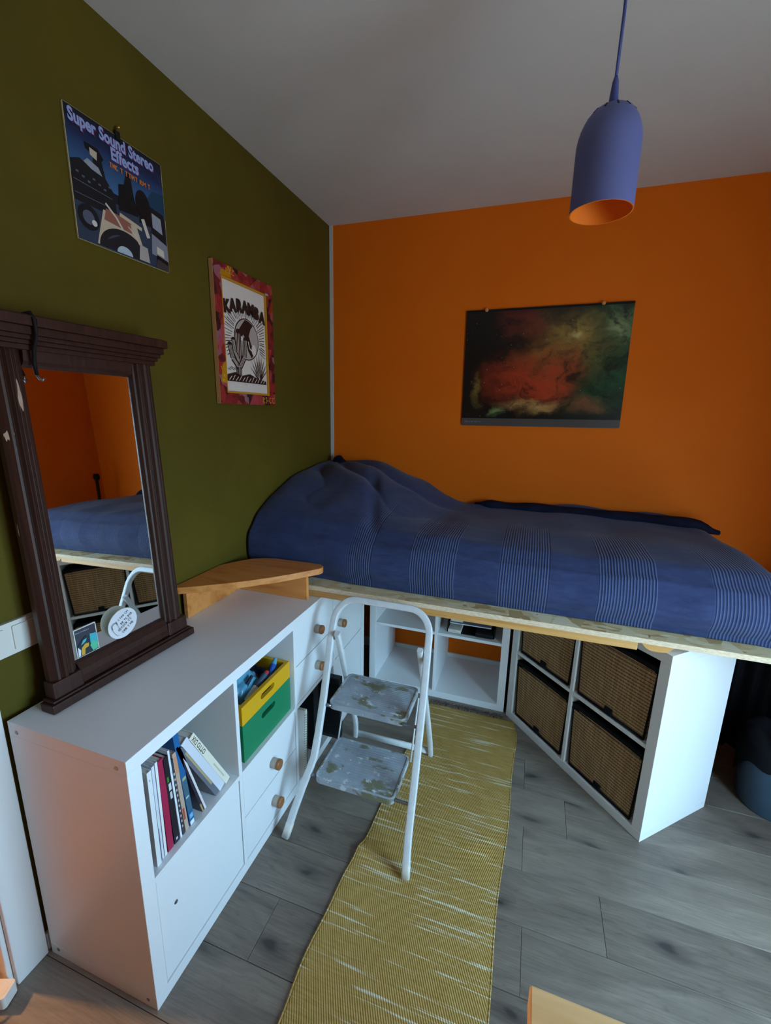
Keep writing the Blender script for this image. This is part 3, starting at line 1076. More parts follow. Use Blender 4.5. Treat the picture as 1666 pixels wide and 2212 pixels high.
# card and cork coaster tucked in front of the mirror glass
Rm = Matrix.Rotation(MYAW, 4, 'Z') @ Matrix.Rotation(-LEAN, 4, 'Y') @ Matrix.Rotation(pi / 2, 4, 'Z')
def on_mirror(x, y, z):
    return Vector((0.098, -1.640, KH + 0.0005)) + (Rm @ Vector((x, y, z)))
card = thing('photo_card', 'small dark photo card with teal and yellow print in the mirror corner', 'card', on_mirror(-0.102, 0.0095, G0 + 0.004), rot=mir.rotation_euler)
obj('paper', MB().box(-0.031, 0.031, 0, 0.0012, 0, 0.082), M['paper'], card)
pr = Print()
pr.rect(-0.029, 0.029, 0.002, 0.08, lin(58, 60, 74))
pr.scribble(-0.026, 0.0695, 0.034, 0.0028, 0, 0.0005, lin(190, 190, 196), 5)
pr.poly([(-0.029, 0.03), (-0.022, 0.038), (-0.012, 0.05), (0.0, 0.056), (0.006, 0.05), (0.012, 0.054), (0.016, 0.03), (0.02, 0.002), (-0.029, 0.002)], lin(34, 52, 64))
pr.poly([(0.008, 0.03), (0.009, 0.056), (0.029, 0.052), (0.029, 0.02), (0.02, 0.004)], lin(70, 178, 190))
pr.poly([(0.006, 0.022), (0.014, 0.034), (0.026, 0.024), (0.026, 0.006), (0.012, 0.004)], lin(90, 196, 150))
pr.poly([(-0.02, 0.004), (-0.017, 0.026), (-0.006, 0.034), (0.004, 0.032), (0.002, 0.022), (-0.008, 0.02), (-0.011, 0.004)], lin(220, 168, 60))
pr.poly([(-0.018, 0.034), (-0.01, 0.046), (0.0, 0.048), (-0.004, 0.04), (-0.012, 0.036)], lin(80, 186, 196))
pr.poly([(-0.029, 0.004), (-0.023, 0.004), (-0.02, 0.02), (-0.027, 0.032)], lin(226, 230, 232))
pr.build('print', card, lambda u, v, h: (u, -h, v))
coas = thing('paper_coaster', 'round white beer coaster with black handwriting in front of the mirror', 'coaster', on_mirror(0.0, -0.002, G0 + 0.0505), rot=mir.rotation_euler)
obj('disc', MB().lathe([(0.0001, 0), (0.047, 0), (0.047, 0.0016), (0.0001, 0.0016)], 40, 'y'), M['cream'], coas, rot=(0.12, 0, 0))
pr = Print()
pr.disc(0, 0, 0.0465, lin(226, 226, 232), n=40)
ink = lin(46, 44, 52)
R_ = 0.62
for k, (x, y, L) in enumerate(((-0.020, 0.008, 0.046), (-0.006, -0.002, 0.044), (-0.014, -0.020, 0.058), (-0.002, -0.030, 0.044))):
    pr.scribble(x, y, L * 0.9, 0.0068, 0.56, 0.0011, ink, 11 + k)
pr.line([(-0.036, -0.004), (-0.038, 0.006), (-0.032, 0.013), (-0.024, 0.013), (-0.020, 0.006)], 0.002, lin(90, 88, 96))
pr.line([(-0.036, -0.004), (-0.030, -0.018), (-0.022, -0.03), (-0.016, -0.03)], 0.001, lin(150, 148, 156))
pr.line([(-0.020, 0.006), (-0.016, -0.006), (-0.010, -0.02)], 0.001, lin(150, 148, 156))
o = pr.build('handwriting', coas, lambda u, v, h: (u, -0.0017 - h, v))
o.rotation_euler = (0.12, 0, 0)

# ------------------------------------------------------------------ light switch
sw = thing('light_switch', 'white double light switch on the olive wall left of the mirror', 'switch', (0.0, -1.885, 0.97))
obj('plate', MB().prism(rrect(-0.085, 0.085, -0.043, 0.043, 0.006), 0.0, 0.011, 'yz'), M['white_plastic'], sw, bevel=0.002)
for yc in (-0.041, 0.041):
    obj('rocker', MB().prism(rrect(yc - 0.032, yc + 0.032, -0.032, 0.032, 0.003), 0.011, 0.0155, 'yz'), M['white_plastic'], sw, bevel=0.002)

# ------------------------------------------------------------------ books in the first open compartment
BZ = ZT[0] + 0.0004
def book(label, y, t, h, dep, tilt, c_cover, c_page=(226, 222, 212), xf=0.392, cat='book', title=None, tcol=(20, 20, 20), mag=False, marks=()):
    r = thing('book' if cat == 'book' else 'magazine', label, cat, (xf, y, BZ), rot=(tilt, 0, 0))
    cm = N('cover_' + cat, 0.4).color(lin(*c_cover)).m
    th = min(0.0022, t * 0.2)
    cov = MB().box(-dep, 0, 0, th, 0, h).box(-dep, 0, t - th, t, 0, h).box(-th, 0, th, t - th, 0, h)
    obj('cover', cov, cm, r)
    pm = N('page_edges', 0.8).color(lin(*c_page)).m
    obj('pages', MB().box(-dep + 0.003, -th, th, t - th, 0.003, h - 0.003), pm, r)
    if title or marks:
        pr = Print()
        for (v0, v1, c, a, b) in marks:
            pr.rect(t * a, t * b, h * v0, h * v1, lin(*c))
        if title:
            s, size, pos, up_ = title
            pr.text(s, t * 0.5 + (0.35 * size if up_ else -0.35 * size), h * pos, size, lin(*tcol), 0.0003, pi / 2 if up_ else -pi / 2)
        pr.build('spine_print', r, lambda u, v, hh: (hh, u, v))
    return r


D = math.radians
book('thin dark booklet at the far left of the book row', -1.8885, 0.006, 0.262, 0.2, 0, (34, 32, 40), cat='magazine')
book('tall white ring binder near the left end of the book row', -1.8665, 0.013, 0.285, 0.23, 0, (226, 230, 232), xf=0.397, marks=((0.9, 0.92, (150, 150, 150), 0.4, 0.6),))
book('thin white booklet left of the red book, with blue spine line', -1.8480, 0.008, 0.285, 0.21, 0, (214, 220, 230), cat='magazine', marks=((0.0, 0.35, (90, 104, 140), 0.0, 0.25),))
book('slim white booklet touching the red book', -1.8375, 0.0075, 0.288, 0.21, 0, (232, 234, 236), cat='magazine')
book('crimson hardback book standing in the row', -1.8262, 0.0185, 0.284, 0.2, D(0.8), (166, 30, 74))
book('thick black book with white spine lettering right of the red book', -1.8035, 0.0175, 0.278, 0.2, D(2.2), (28, 24, 36), marks=((0.52, 0.6, (200, 204, 210), 0.45, 0.85), (0.62, 0.7, (210, 214, 220), 0.4, 0.85), (0.72, 0.78, (60, 140, 60), 0.3, 0.6), (0.03, 0.06, (190, 190, 196), 0.35, 0.7)))
book('slim white booklet right of the thick black book', -1.7832, 0.006, 0.29, 0.2, D(2.8), (226, 232, 240), cat='magazine')
book('dark slate magazine with pale print beside the blue folder', -1.7745, 0.0075, 0.255, 0.2, D(3.4), (58, 58, 68), cat='magazine', marks=tuple((0.1 + 0.07 * k, 0.13 + 0.07 * k, (196, 186, 178), 0.2, 0.75) for k in range(11)))
book('tan and orange magazine next to the blue folder', -1.7640, 0.0125, 0.268, 0.2, D(4.2), (190, 166, 146), cat='magazine', marks=((0.15, 0.3, (176, 78, 56), 0.1, 0.6), (0.75, 0.95, (206, 146, 112), 0.2, 0.9)))
book('tall bright blue folder in the middle of the book row', -1.7465, 0.0175, 0.322, 0.22, D(5.4), (24, 96, 156), marks=((0.16, 0.5, (70, 104, 120), 0.1, 0.92), (0.5, 0.53, (170, 176, 120), 0.2, 0.9), (0.3, 0.32, (170, 196, 200), 0.2, 0.8), (0.07, 0.12, (120, 180, 216), 0.2, 0.9), (0.0, 0.045, (226, 236, 240), 0.1, 0.9)))
book('dark leaning magazine with light edge right of the blue folder', -1.6985, 0.0075, 0.284, 0.21, D(14.5), (44, 40, 56), cat='magazine', marks=((0.0, 0.12, (176, 150, 90), 0.1, 0.7),))
book('thin pale leaning magazine in front of the grey book', -1.6885, 0.0065, 0.28, 0.21, D(15.2), (222, 216, 218), cat='magazine')
book('dark grey hardback leaning below the two white books', -1.6405, 0.0165, 0.285, 0.215, D(25.5), (104, 108, 120), (190, 170, 110), marks=((0.2, 0.9, (176, 160, 120), 0.6, 0.95),))
book('thick white hardback leaning next to the one lettered OTTO DIX', -1.6215, 0.0245, 0.30, 0.215, D(25.8), (214, 218, 228))
book('leaning cream book with OTTO DIX lettered on its spine', -1.5935, 0.021, 0.296, 0.21, D(26.2), (230, 226, 208), title=('OTTO DIX', 0.0185, 0.665, True), tcol=(34, 32, 30), marks=((0.12, 0.42, (196, 190, 172), 0.38, 0.58),))

# ------------------------------------------------------------------ crate
CY0, CY1 = -1.506, -1.206
ct = thing('wooden_crate', 'wooden crate painted yellow above green with handle slots', 'crate', (0.396, (CY0 + CY1) / 2, ZT[0] + 0.0005))
plain('crate_green', lin(16, 128, 84), 0.42)
plain('crate_yellow', lin(222, 168, 10), 0.45)
hw, cdp, ct_ = 0.148, 0.30, 0.015
def slot(cy, cz, w, h):
    return [(cy + (w / 2 - h / 2) * (1 if k <= 8 else -1) + h / 2 * cos(a), cz + h / 2 * sin(a)) for k, a in [(k, -pi / 2 + pi * (k if k <= 8 else k - 1) / 8) for k in range(18)]]
for nm, z0_, z1_, m in (('green', 0, 0.139, 'crate_green'), ('yellow', 0.1395, 0.208, 'crate_yellow')):
    cz = z0_ + 0.10 if nm == 'green' else z0_ + 0.037
    rc = [(-hw, z0_), (hw, z0_), (hw, z1_), (-hw, z1_)]
    obj('front_board', MB().prism(rc, -ct_, 0, 'yz', [slot(0.0, cz, 0.085, 0.021)]), M[m], ct, bevel=0.0012)
    obj('back_board', MB().prism(rc, -cdp, -cdp + ct_, 'yz', [slot(0.0, cz, 0.085, 0.021)]), M[m], ct, bevel=0.0012)
    for s in (-1, 1):
        ya, yb = sorted((s * hw, s * (hw - ct_)))
        obj('side_board', MB().box(-cdp + ct_, -ct_, ya, yb, z0_, z1_), M[m], ct, bevel=0.0012)
obj('base_board', MB().box(-cdp + ct_, -ct_, -hw + ct_, hw - ct_, 0, 0.01), M['crate_green'], ct)
# contents of the crate
plain('teal_bag', lin(92, 160, 190), 0.25)
plain('blue_plastic', lin(22, 84, 176), 0.3)
plain('navy_plastic', lin(22, 34, 58), 0.35)
plain('red_plastic', lin(196, 50, 40), 0.4)
def lump(name, label, cat, c, r, mat, seed, amp=0.25):
    t = MB()
    t.grid(65, 41, lambda u, v: tuple(ri * math.copysign(abs(q) ** 0.75, q) * (1 - amp * 0.9 * abs(noise.noise(Vector((cos(2 * pi * u) * sin(pi * v) * 2.4 + seed, sin(2 * pi * u) * sin(pi * v) * 2.4, cos(pi * v) * 2.4)))) - amp * 0.5 * abs(noise.noise(Vector((cos(2 * pi * u) * sin(pi * v) * 6 + seed, sin(2 * pi * u) * sin(pi * v) * 6, cos(pi * v) * 6))))) for ri, q in zip(r, (cos(2 * pi * u) * sin(pi * v), sin(2 * pi * u) * sin(pi * v), -cos(pi * v)))))
    o = obj(name, t, M[mat], loc=c, smooth=True)
    return tag(o, label, cat)
CB = ZT[0] + 0.0105
lump('plastic_bag', 'crumpled teal plastic bag in the yellow and green crate', 'bag', (0.25, -1.385, CB + 0.118), (0.11, 0.098, 0.125), 'teal_bag', 1.0, 0.2)
lump('cable_bundle', 'black bundle at the far end inside the crate', 'cable', (0.28, -1.262, CB + 0.10), (0.085, 0.03, 0.085), 'navy_plastic', 6.0, 0.35)
def rod(name, label, cat, a, b_, r, mats, prof):
    a, b_ = Vector(a), Vector(b_)
    L = (b_ - a).length
    t = thing(name, label, cat, a, rot=(b_ - a).to_track_quat('Z', 'Y').to_euler())
    for nm, z0_, z1_, k0, k1, mt in prof:
        obj(nm, MB().lathe([(0.0001, z0_ * L), (r * k0, z0_ * L), (r * k1, z1_ * L), (0.0001, z1_ * L)], 14), M[mt], t, smooth=True, autos=True)
    return t
rod('glue_tube', 'white capped tube with blue body lying across the crate front', 'tube', (0.352, -1.425, CB + 0.16), (0.362, -1.305, CB + 0.205), 0.011, None, [('cap', 0, 0.45, 0.75, 1.1, 'white_plastic'), ('body', 0.45, 0.9, 1.0, 0.9, 'bin_blue'), ('tip', 0.9, 1.0, 0.8, 0.7, 'red_plastic')])
rod('blue_pen', 'blue pen handle left of the white capped tube in the crate', 'pen', (0.325, -1.47, CB + 0.15), (0.335, -1.36, CB + 0.215), 0.009, None, [('grip', 0, 0.6, 0.7, 1.0, 'blue_plastic'), ('shaft', 0.6, 1.0, 1.0, 0.6, 'navy_plastic')])
rod('scissors_handle', 'light blue handle at the right end of the crate', 'scissors', (0.362, -1.30, CB + 0.17), (0.352, -1.235, CB + 0.215), 0.011, None, [('grip', 0, 0.7, 0.8, 1.0, 'blue_plastic'), ('tip', 0.7, 1.0, 1.0, 0.6, 'teal_bag')])

# ------------------------------------------------------------------ notebook and black folders in the low open compartment
nb = thing('spiral_notebook', 'white spiral notebook standing in the low open compartment', 'notebook', (0.43, -1.163, ZB[0] + 0.0005), rot=(D(-3), 0, 0))
obj('pages', MB().box(-0.23, -0.006, 0.0, 0.018, 0.0, 0.305), M['cream'], nb, bevel=0.002)
obj('cover', MB().box(-0.232, -0.002, -0.0025, -0.0002, 0.0, 0.308), M['paper'], nb)
ring_me = MB().tube([(0.004 * cos(a), 0.008 + 0.0125 * sin(a), 0) for a in [2 * pi * k / 12 for k in range(13)]], 0.0009, seg=5, cap=False).mesh('ring', M['grey_metal'], True)
for k in range(26):
    obj('ring', ring_me, None, nb, loc=(-0.004, 0, 0.02 + k * 0.0108))
for (yy_, t_, xf_, h_, lab) in ((-0.918, 0.034, 0.474, 0.318, 'large black portfolio sticking out of the low open compartment'), (-1.02, 0.05, 0.395, 0.325, 'black box file deep in the low open compartment')):
    f_o = thing('black_portfolio' if t_ < 0.04 else 'box_file', lab, 'folder', (xf_, yy_, ZB[0] + 0.0005))
    obj('case', MB().box(-0.40 if t_ < 0.04 else -0.34, 0, 0, t_, 0, h_), M['black_board'], f_o, bevel=0.004)
    obj('flap', MB().box(-0.36 if t_ < 0.04 else -0.3, 0.0015, -0.0025, -0.0003, 0.02, h_ - 0.03), M['black_plastic'], f_o)

# ------------------------------------------------------------------ things on the open shelf under the bed
SZ = ZT[0] + 0.0005
lt = thing('letter_tray', 'black letter tray on the open shelf under the bed', 'tray', (0.985, -0.365, SZ))
tb = MB().box(-0.125, 0.125, 0.0, 0.30, 0.0, 0.004).box(-0.125, -0.121, 0, 0.3, 0.004, 0.06).box(0.121, 0.125, 0, 0.3, 0.004, 0.06).box(-0.121, 0.121, 0.296, 0.3, 0.004, 0.06)
obj('tray_body', tb, M['black_plastic'], lt, bevel=0.001)
gf = thing('grey_folder', 'slate grey folder lying in the black letter tray', 'folder', (0.98, -0.35, SZ + 0.047))
plain('slate', lin(104, 114, 136), 0.45)
obj('cover', MB().box(-0.11, 0.112, -0.004, 0.26, 0.006, 0.009), M['slate'], gf, bevel=0.001)
obj('sheets', MB().box(-0.108, 0.110, 0.0, 0.255, 0.0, 0.0055), M['paper'], gf)
gf.rotation_euler = (0, 0, 0.02)
bxs = thing('paper_packet', 'small white packet lying at the front left of the letter tray', 'packet', (0.895, -0.37, SZ + 0.0045))
obj('packet_body', MB().box(-0.028, 0.04, -0.005, 0.1, 0, 0.018), M['paper'], bxs, bevel=0.001)
pr = Print()
for k in range(3):
    pr.rect(-0.022, 0.03 - 0.008 * k, 0.004 + k * 0.0042, 0.0055 + k * 0.0042, lin(170, 166, 160))
pr.build('print', bxs, lambda u, v, h: (u, -0.0052 - h, v))
bxs = thing('paper_packet', 'white packet on top of the slate grey folder', 'packet', (0.905, -0.345, SZ + 0.0565))
obj('packet_body', MB().box(-0.032, 0.034, 0.0, 0.12, 0, 0.02), M['paper'], bxs, bevel=0.001)
obj('flap', MB().box(-0.03, 0.032, -0.0006, 0.0, 0.002, 0.018), M['white_plastic'], bxs)
bk = thing('black_case', 'small black case at the right front of the letter tray', 'case', (1.058, -0.372, SZ + 0.0045))
obj('case_body', MB().box(-0.045, 0.045, -0.006, 0.07, 0, 0.014), M['black_plastic'], bk, bevel=0.003)
obj('lid', MB().box(-0.045, 0.045, -0.006, 0.07, 0.0145, 0.020), M['black_board'], bk, bevel=0.002)

# ------------------------------------------------------------------ step ladder
LD = thing('step_ladder', 'white metal two-step ladder with paint-splashed grey treads', 'ladder', (0.70, -1.12, 0.0))
def lp(p):
    return (p[0] - 0.70, p[1] + 1.12, p[2])
def fy(z):
    return -1.30 + 0.47 * (z - 0.22)
def arc(c, r, a0, a1, n=6):
    return [(c[0] + r * cos(a0 + (a1 - a0) * k / n), c[1] + r * sin(a0 + (a1 - a0) * k / n)) for k in range(n + 1)]
lxz = [(0.476, 0.012), (0.490, 0.09), (0.508, 0.17), (0.523, 0.225), (0.533, 0.27), (0.5335, 0.34), (0.530, 0.45), (0.523, 0.58), (0.517, 0.66)]
top = arc((0.517 + 0.085, 0.726), 0.085, pi, pi / 2, 8) + arc((0.908 - 0.085, 0.726), 0.085, pi / 2, 0, 8)
rxz = [(0.911, 0.66), (0.915, 0.58), (0.919, 0.45), (0.922, 0.34), (0.924, 0.27), (0.925, 0.2), (0.927, 0.12), (0.931, 0.06), (0.935, 0.018)]
fp = [lp((x, fy(z), z)) for x, z in lxz + top + rxz]
obj('front_frame', MB().tube(fp, 0.0105, 0.0128, 20, ref=(0, 1, -0.47), power=0.3), M['white_enamel'], LD, smooth=True, autos=True)
for q in (0, -1):
    a = Vector(fp[q])
    b_ = Vector(fp[1 if q == 0 else -2])
    dv = (b_ - a).normalized()
    obj('foot_cap', MB().tube([a - dv * 0.006, a + dv * 0.045], 0.0118, 0.0142, 20, ref=(0, 1, -0.47), power=0.5), M['white_plastic'], LD, smooth=True)
# rear frame: two legs and a low cross bar
RL = [((0.548, -1.10, 0.695), (0.546, -1.06, 0.60), (0.541, -0.965, 0.36), (0.536, -0.895, 0.18), (0.532, -0.862, 0.10), (0.523, -0.838, 0.012)),
      ((0.884, -1.10, 0.69), (0.884, -1.06, 0.60), (0.889, -0.965, 0.36), (0.893, -0.895, 0.18), (0.893, -0.862, 0.10), (0.894, -0.838, 0.018))]
for q in RL:
    obj('rear_leg', MB().tube([lp(p) for p in q], 0.0105, 0.0105, 16, ref=(0, 1, 0.3), power=0.3), M['white_enamel'], LD, smooth=True, autos=True)
obj('cross_bar', MB().tube([lp((0.524, -0.838, 0.03)), lp((0.893, -0.838, 0.036))], 0.015, 0.008, 12, ref=(0, 0, 1), power=0.6), M['white_enamel'], LD, smooth=True)
for q in RL:
    p_ = q[0]
    obj('pivot', MB().tube([lp((p_[0] - 0.035 if p_[0] < 0.7 else p_[0] + 0.028, fy(0.665), 0.665)), lp((p_[0] + (0.008 if p_[0] < 0.7 else -0.008), fy(0.665), 0.665))], 0.006, seg=10), M['grey_metal'], LD, smooth=True)

def tread(zc, ya, yb, xa, xb):
    t = MB().prism(rrect(xa, xb, ya, yb, 0.022), -0.026, -0.003, 'xy')
    nr = 17
    for k in range(nr):
        y_ = ya + 0.018 + (yb - ya - 0.036) * k / (nr - 1)
        t.box(xa + 0.02, xb - 0.02, y_ - 0.0018, y_ + 0.0018, -0.0032, -0.0012)
    o = obj('tread', t, M['tread_rubber'], LD, bevel=0.003, loc=(0, 0, zc))
    o.modifiers['bevel'].width = 0.0012
    rim = MB().prism(rrect(xa, xb, ya, yb, 0.022), -0.003, 0.0, 'xy', [rrect(xa + 0.007, xb - 0.007, ya + 0.007, yb - 0.007, 0.016)])
    obj('tread_edge', rim, M['tread_rubber'], o, bevel=0.001)
    return o
for zc, ya, yb in ((0.452, -1.196, -0.986), (0.225, -1.318, -1.10)):
    tread(zc, ya + 1.12, yb + 1.12, 0.553 - 0.70, 0.862 - 0.70)
    zp = zc - 0.014
    for xa, xb in ((0.522, 0.565), (0.85, 0.925)):
        obj('step_pin', MB().tube([lp((xa, fy(zp) + 0.004, zp)), lp((xb, fy(zp) + 0.004, zp))], 0.006, seg=10), M['grey_metal'], LD, smooth=True)
obj('brace', MB().tube([lp((0.556, -1.02, 0.43)), lp((0.556, -1.115, 0.21))], 0.0035, seg=8), M['white_enamel'], LD, smooth=True)
obj('brace', MB().tube([lp((0.868, -1.02, 0.43)), lp((0.868, -1.115, 0.21))], 0.0035, seg=8), M['white_enamel'], LD, smooth=True)

# ------------------------------------------------------------------ rug
rug = thing('runner_rug', 'narrow mustard yellow woven runner rug with white streaks', 'rug', (1.0, -1.3, 0.0))
RN, RM = 60, 240
def rug_pt(u, v, dz=0.0):
    y = -0.462 - v * 2.35
    t = min(1, v / 0.6)
    xl = 0.800 - 0.078 * sm(0, 1, v / 0.62) - 0.006 * v
    xr = 1.262 - 0.022 * (1 - sm(0.0, 0.05, v)) - 0.028 * sm(0, 1, v / 0.55) - 0.004 * v
    xl += 0.005 * sin(y * 9) + 0.003 * sin(y * 23)
    xr += 0.004 * sin(y * 11 + 1)
    x = xl + (xr - xl) * u
    z = 0.0055 + 0.003 * noise.noise(Vector((x * 5, y * 5, 0))) + 0.001
    # wrinkle running from the left edge to the ladder foot
    yr = -1.345 - 0.05 * (x - 0.71) / 0.22
    z += 0.020 * math.exp(-((y - yr) / 0.028) ** 2) * (1 - sm(0.70, 0.93, x))
    # faint fold further on
    yr2 = -0.95 - 0.9 * (x - 1.1)
    z += 0.006 * math.exp(-((y - yr2) / 0.03) ** 2) * sm(0.92, 1.05, x) * (1 - sm(1.12, 1.24, x))
    return (x - 1.0, y + 1.3, max(0.004, z) + dz)
o = obj('woven_body', MB().grid(RN, RM, rug_pt), M['rug_cotton'], rug, smooth=True)
if o.data.polygons[0].normal.z < 0:
    o.data.flip_normals()
sd = o.modifiers.new('thick', 'SOLIDIFY')
sd.thickness = 0.0035
sd.offset = -1
for s in (0.0, 1.0):
    obj('selvedge', MB().tube([Vector(rug_pt(s, k / 160)) + Vector((0, 0, -0.001)) for k in range(161)], 0.0028, seg=6), M['rug_cotton'], rug, smooth=True)
tas = []
for q in range(3):
    m = MB()
    for k in range(5):
        a = random.uniform(-0.9, 0.9)
        L = random.uniform(0.028, 0.05)
        m.tube([(0, 0, 0.004), (0.004 * (k - 2), L * 0.4, 0.007), (0.004 * (k - 2) + L * 0.4 * sin(a), L, 0.003)], [0.0022, 0.002, 0.001], seg=5)
    tas.append(m.mesh('tassel', M['brown_tassel'], True))
for k in range(23):
    p_ = rug_pt((k + 0.5) / 26, 0)
    obj('tassel', tas[k % 3], None, rug, loc=(p_[0], p_[1] - 0.004, 0.001), rot=(0, 0, random.uniform(-0.3, 0.3)))

# ------------------------------------------------------------------ pendant lamp
LX, LY = 1.3125, -1.30
lamp = thing('pendant_lamp', 'blue dome pendant lamp with orange inside hanging from the ceiling', 'lamp', (LX, LY, RH))
Z0, R0, Hh = 2.003 - RH, 0.0675, 0.208
prof = [(R0, 0.0), (R0, 0.05), (R0, 0.10), (R0 * 0.995, 0.125)]
for k in range(1, 11):
    a = pi / 2 * k / 10
    prof.append((max(0.006, R0 * (cos(a) ** 0.8)), 0.125 + (Hh - 0.125) * sin(a)))
outer = [(r, z + Z0) for r, z in prof]
inner = [(max(0.005, r - 0.0025), z + Z0 - (0.002 if z > 0.13 else 0)) for r, z in prof]
shp = outer[::-1] + inner
sh = MB().lathe(shp, 48, mis=[0] * (len(outer) - 1) + [1] * (len(shp) - len(outer)))
o = obj('shade', sh, [M['lamp_blue'], M['lamp_orange']], lamp, smooth=True, autos=True)
for k in range(12):
    a = 2 * pi * k / 12 + 0.13
    b0 = 0.93
    r_, zz = R0 * (cos(b0) ** 0.8), 0.125 + (Hh - 0.125) * sin(b0)
    dr_, dz_ = -R0 * 0.8 * cos(b0) ** -0.2 * sin(b0), (Hh - 0.125) * cos(b0)
    tx = Vector((-sin(a), cos(a), 0))
    ty = Vector((dr_ * cos(a), dr_ * sin(a), dz_)).normalized()
    tz = tx.cross(ty)
    m = MB().box(-0.0017, 0.0017, -0.007, 0.007, -0.001, 0.0006)
    obj('vent_slit', m, M['slit'], o, loc=(r_ * cos(a), r_ * sin(a), zz + Z0), rot=Matrix((tx, ty, tz)).transposed().to_euler())
obj('cord_grip', MB().lathe([(0.0001, Z0 + Hh - 0.004), (0.011, Z0 + Hh - 0.004), (0.0095, Z0 + Hh + 0.01), (0.0065, Z0 + Hh + 0.045), (0.0035, Z0 + Hh + 0.055), (0.0001, Z0 + Hh + 0.055)], 16), M['cord_blue'], lamp, smooth=True)
obj('cord', MB().tube([(0.0, 0, -0.02), (0.0015, 0, -0.2), (0, 0, Z0 + Hh + 0.05)], 0.0034, seg=8), M['cord_blue'], lamp, smooth=True)
obj('socket', MB().lathe([(0.0001, Z0 + 0.12), (0.02, Z0 + 0.12), (0.02, Z0 + Hh - 0.02), (0.0001, Z0 + Hh - 0.02)], 20), M['lamp_orange'], lamp, smooth=True, autos=True)
obj('canopy', MB().lathe([(0.0001, -0.03), (0.02, -0.03), (0.045, -0.012), (0.05, 0), (0.0001, 0)], 24), M['lamp_blue'], lamp, smooth=True)

# ------------------------------------------------------------------ record sleeve on the olive wall
RY0, RZ1, RS = -1.5611, 2.2998, 0.315
rec = thing('record_sleeve', 'blue record sleeve lettered Super Sound Stereo Effects on the olive wall', 'record sleeve', (0.0, RY0, RZ1 - RS))
m = MB().prism(rrect(0, RS, 0, RS, 0.004), 0.002, 0.0065, 'yz')
obj('sleeve', m, M['yellow_edge'], rec)
pr = Print()
S = RS
def P(*pts):
    return [(a * S, b * S) for a, b in pts]
pr.rect(0.002, S - 0.002, 0.001, S - 0.001, lin(16, 24, 40))
pr.grad(0.002, S - 0.002, 0.80 * S, S - 0.001, lin(26, 44, 86), lin(14, 17, 34), 8)
pr.grad(0.002, S - 0.002, 0.5 * S, 0.80 * S, lin(62, 108, 160), lin(26, 50, 96), 12)
pr.poly(P((0.7, 0.5), (0.995, 0.5), (0.995, 0.72), (0.85, 0.7)), lin(20, 62, 92))
# equipment
bl, bd, gy, gl_, cr = lin(20, 22, 30), lin(12, 13, 20), lin(84, 94, 116), lin(150, 158, 176), lin(196, 184, 164)
pr.rect(0.002, S - 0.002, 0.001, 0.42 * S, lin(48, 62, 86))
pr.poly(P((0.01, 0.30), (0.01, 0.60), (0.10, 0.64), (0.2, 0.6), (0.24, 0.74), (0.30, 0.74), (0.33, 0.58), (0.40, 0.5), (0.42, 0.30)), bl)
pr.poly(P((0.16, 0.74), (0.15, 0.79), (0.28, 0.79), (0.33, 0.73), (0.3, 0.69)), bd)
pr.poly(P((0.2, 0.71), (0.2, 0.765), (0.27, 0.755), (0.26, 0.69)), cr)
pr.poly(P((0.13, 0.63), (0.17, 0.67), (0.27, 0.64), (0.3, 0.585), (0.2, 0.6)), gl_)
for k in range(7):
    pr.rect((0.05 + 0.05 * k) * S, (0.075 + 0.05 * k) * S, (0.52 - 0.02 * (k % 3)) * S, (0.535 - 0.02 * (k % 3)) * S, gy)
pr.line(P((0.02, 0.46), (0.38, 0.44)), 0.002, gy)
pr.line(P((0.02, 0.36), (0.3, 0.36)), 0.002, gy)
pr.poly(P((0.44, 0.38), (0.46, 0.60), (0.52, 0.62), (0.56, 0.74), (0.60, 0.74), (0.62, 0.56), (0.66, 0.4)), bd)
pr.disc(0.72 * S, 0.53 * S, 0.085 * S, bd, 0.125 * S)
pr.poly(P((0.66, 0.36), (0.70, 0.62), (0.78, 0.60), (0.86, 0.36)), bd)
pr.poly(P((0.80, 0.30), (0.80, 0.55), (0.97, 0.53), (0.985, 0.26)), bl)
pr.poly(P((0.82, 0.37), (0.82, 0.50), (0.93, 0.48), (0.94, 0.34)), gl_)
pr.disc(0.12 * S, 0.2 * S, 0.10 * S, bl)
pr.disc(0.12 * S, 0.2 * S, 0.055 * S, gy)
pr.disc(0.17 * S, 0.17 * S, 0.025 * S, lin(214, 214, 214))
pr.poly(P((0.18, 0.02), (0.27, 0.32), (0.62, 0.30), (0.72, 0.02)), cr)
pr.poly(P((0.27, 0.24), (0.30, 0.34), (0.55, 0.32), (0.56, 0.22)), lin(150, 96, 84))
pr.disc(0.46 * S, 0.0005 + 0.012 * S, 0.26 * S, lin(28, 32, 42), 0.20 * S, 30, 0, pi)
pr.disc(0.46 * S, 0.0005 + 0.012 * S, 0.2 * S, lin(60, 68, 84), 0.15 * S, 24, pi * 0.55, pi * 0.85)
pr.disc(0.46 * S, 0.0005 + 0.012 * S, 0.085 * S, lin(176, 198, 216), 0.065 * S, 24, 0, pi)
pr.line(P((0.44, 0.345), (0.68, 0.30)), 0.010, cr)
pr.line(P((0.30, 0.38), (0.40, 0.30), (0.46, 0.22)), 0.006, lin(206, 200, 190))
pr.line(P((0.70, 0.40), (0.755, 0.25)), 0.013, lin(206, 200, 190))
pr.line(P((0.52, 0.27), (0.60, 0.22), (0.635, 0.15)), 0.003, lin(210, 204, 196))
pr.poly(P((0.62, 0.02), (0.64, 0.16), (0.73, 0.15), (0.745, 0.02)), lin(176, 172, 172))
pr.poly(P((0.78, 0.12), (0.80, 0.31), (0.985, 0.25), (0.99, 0.10)), lin(134, 138, 158))
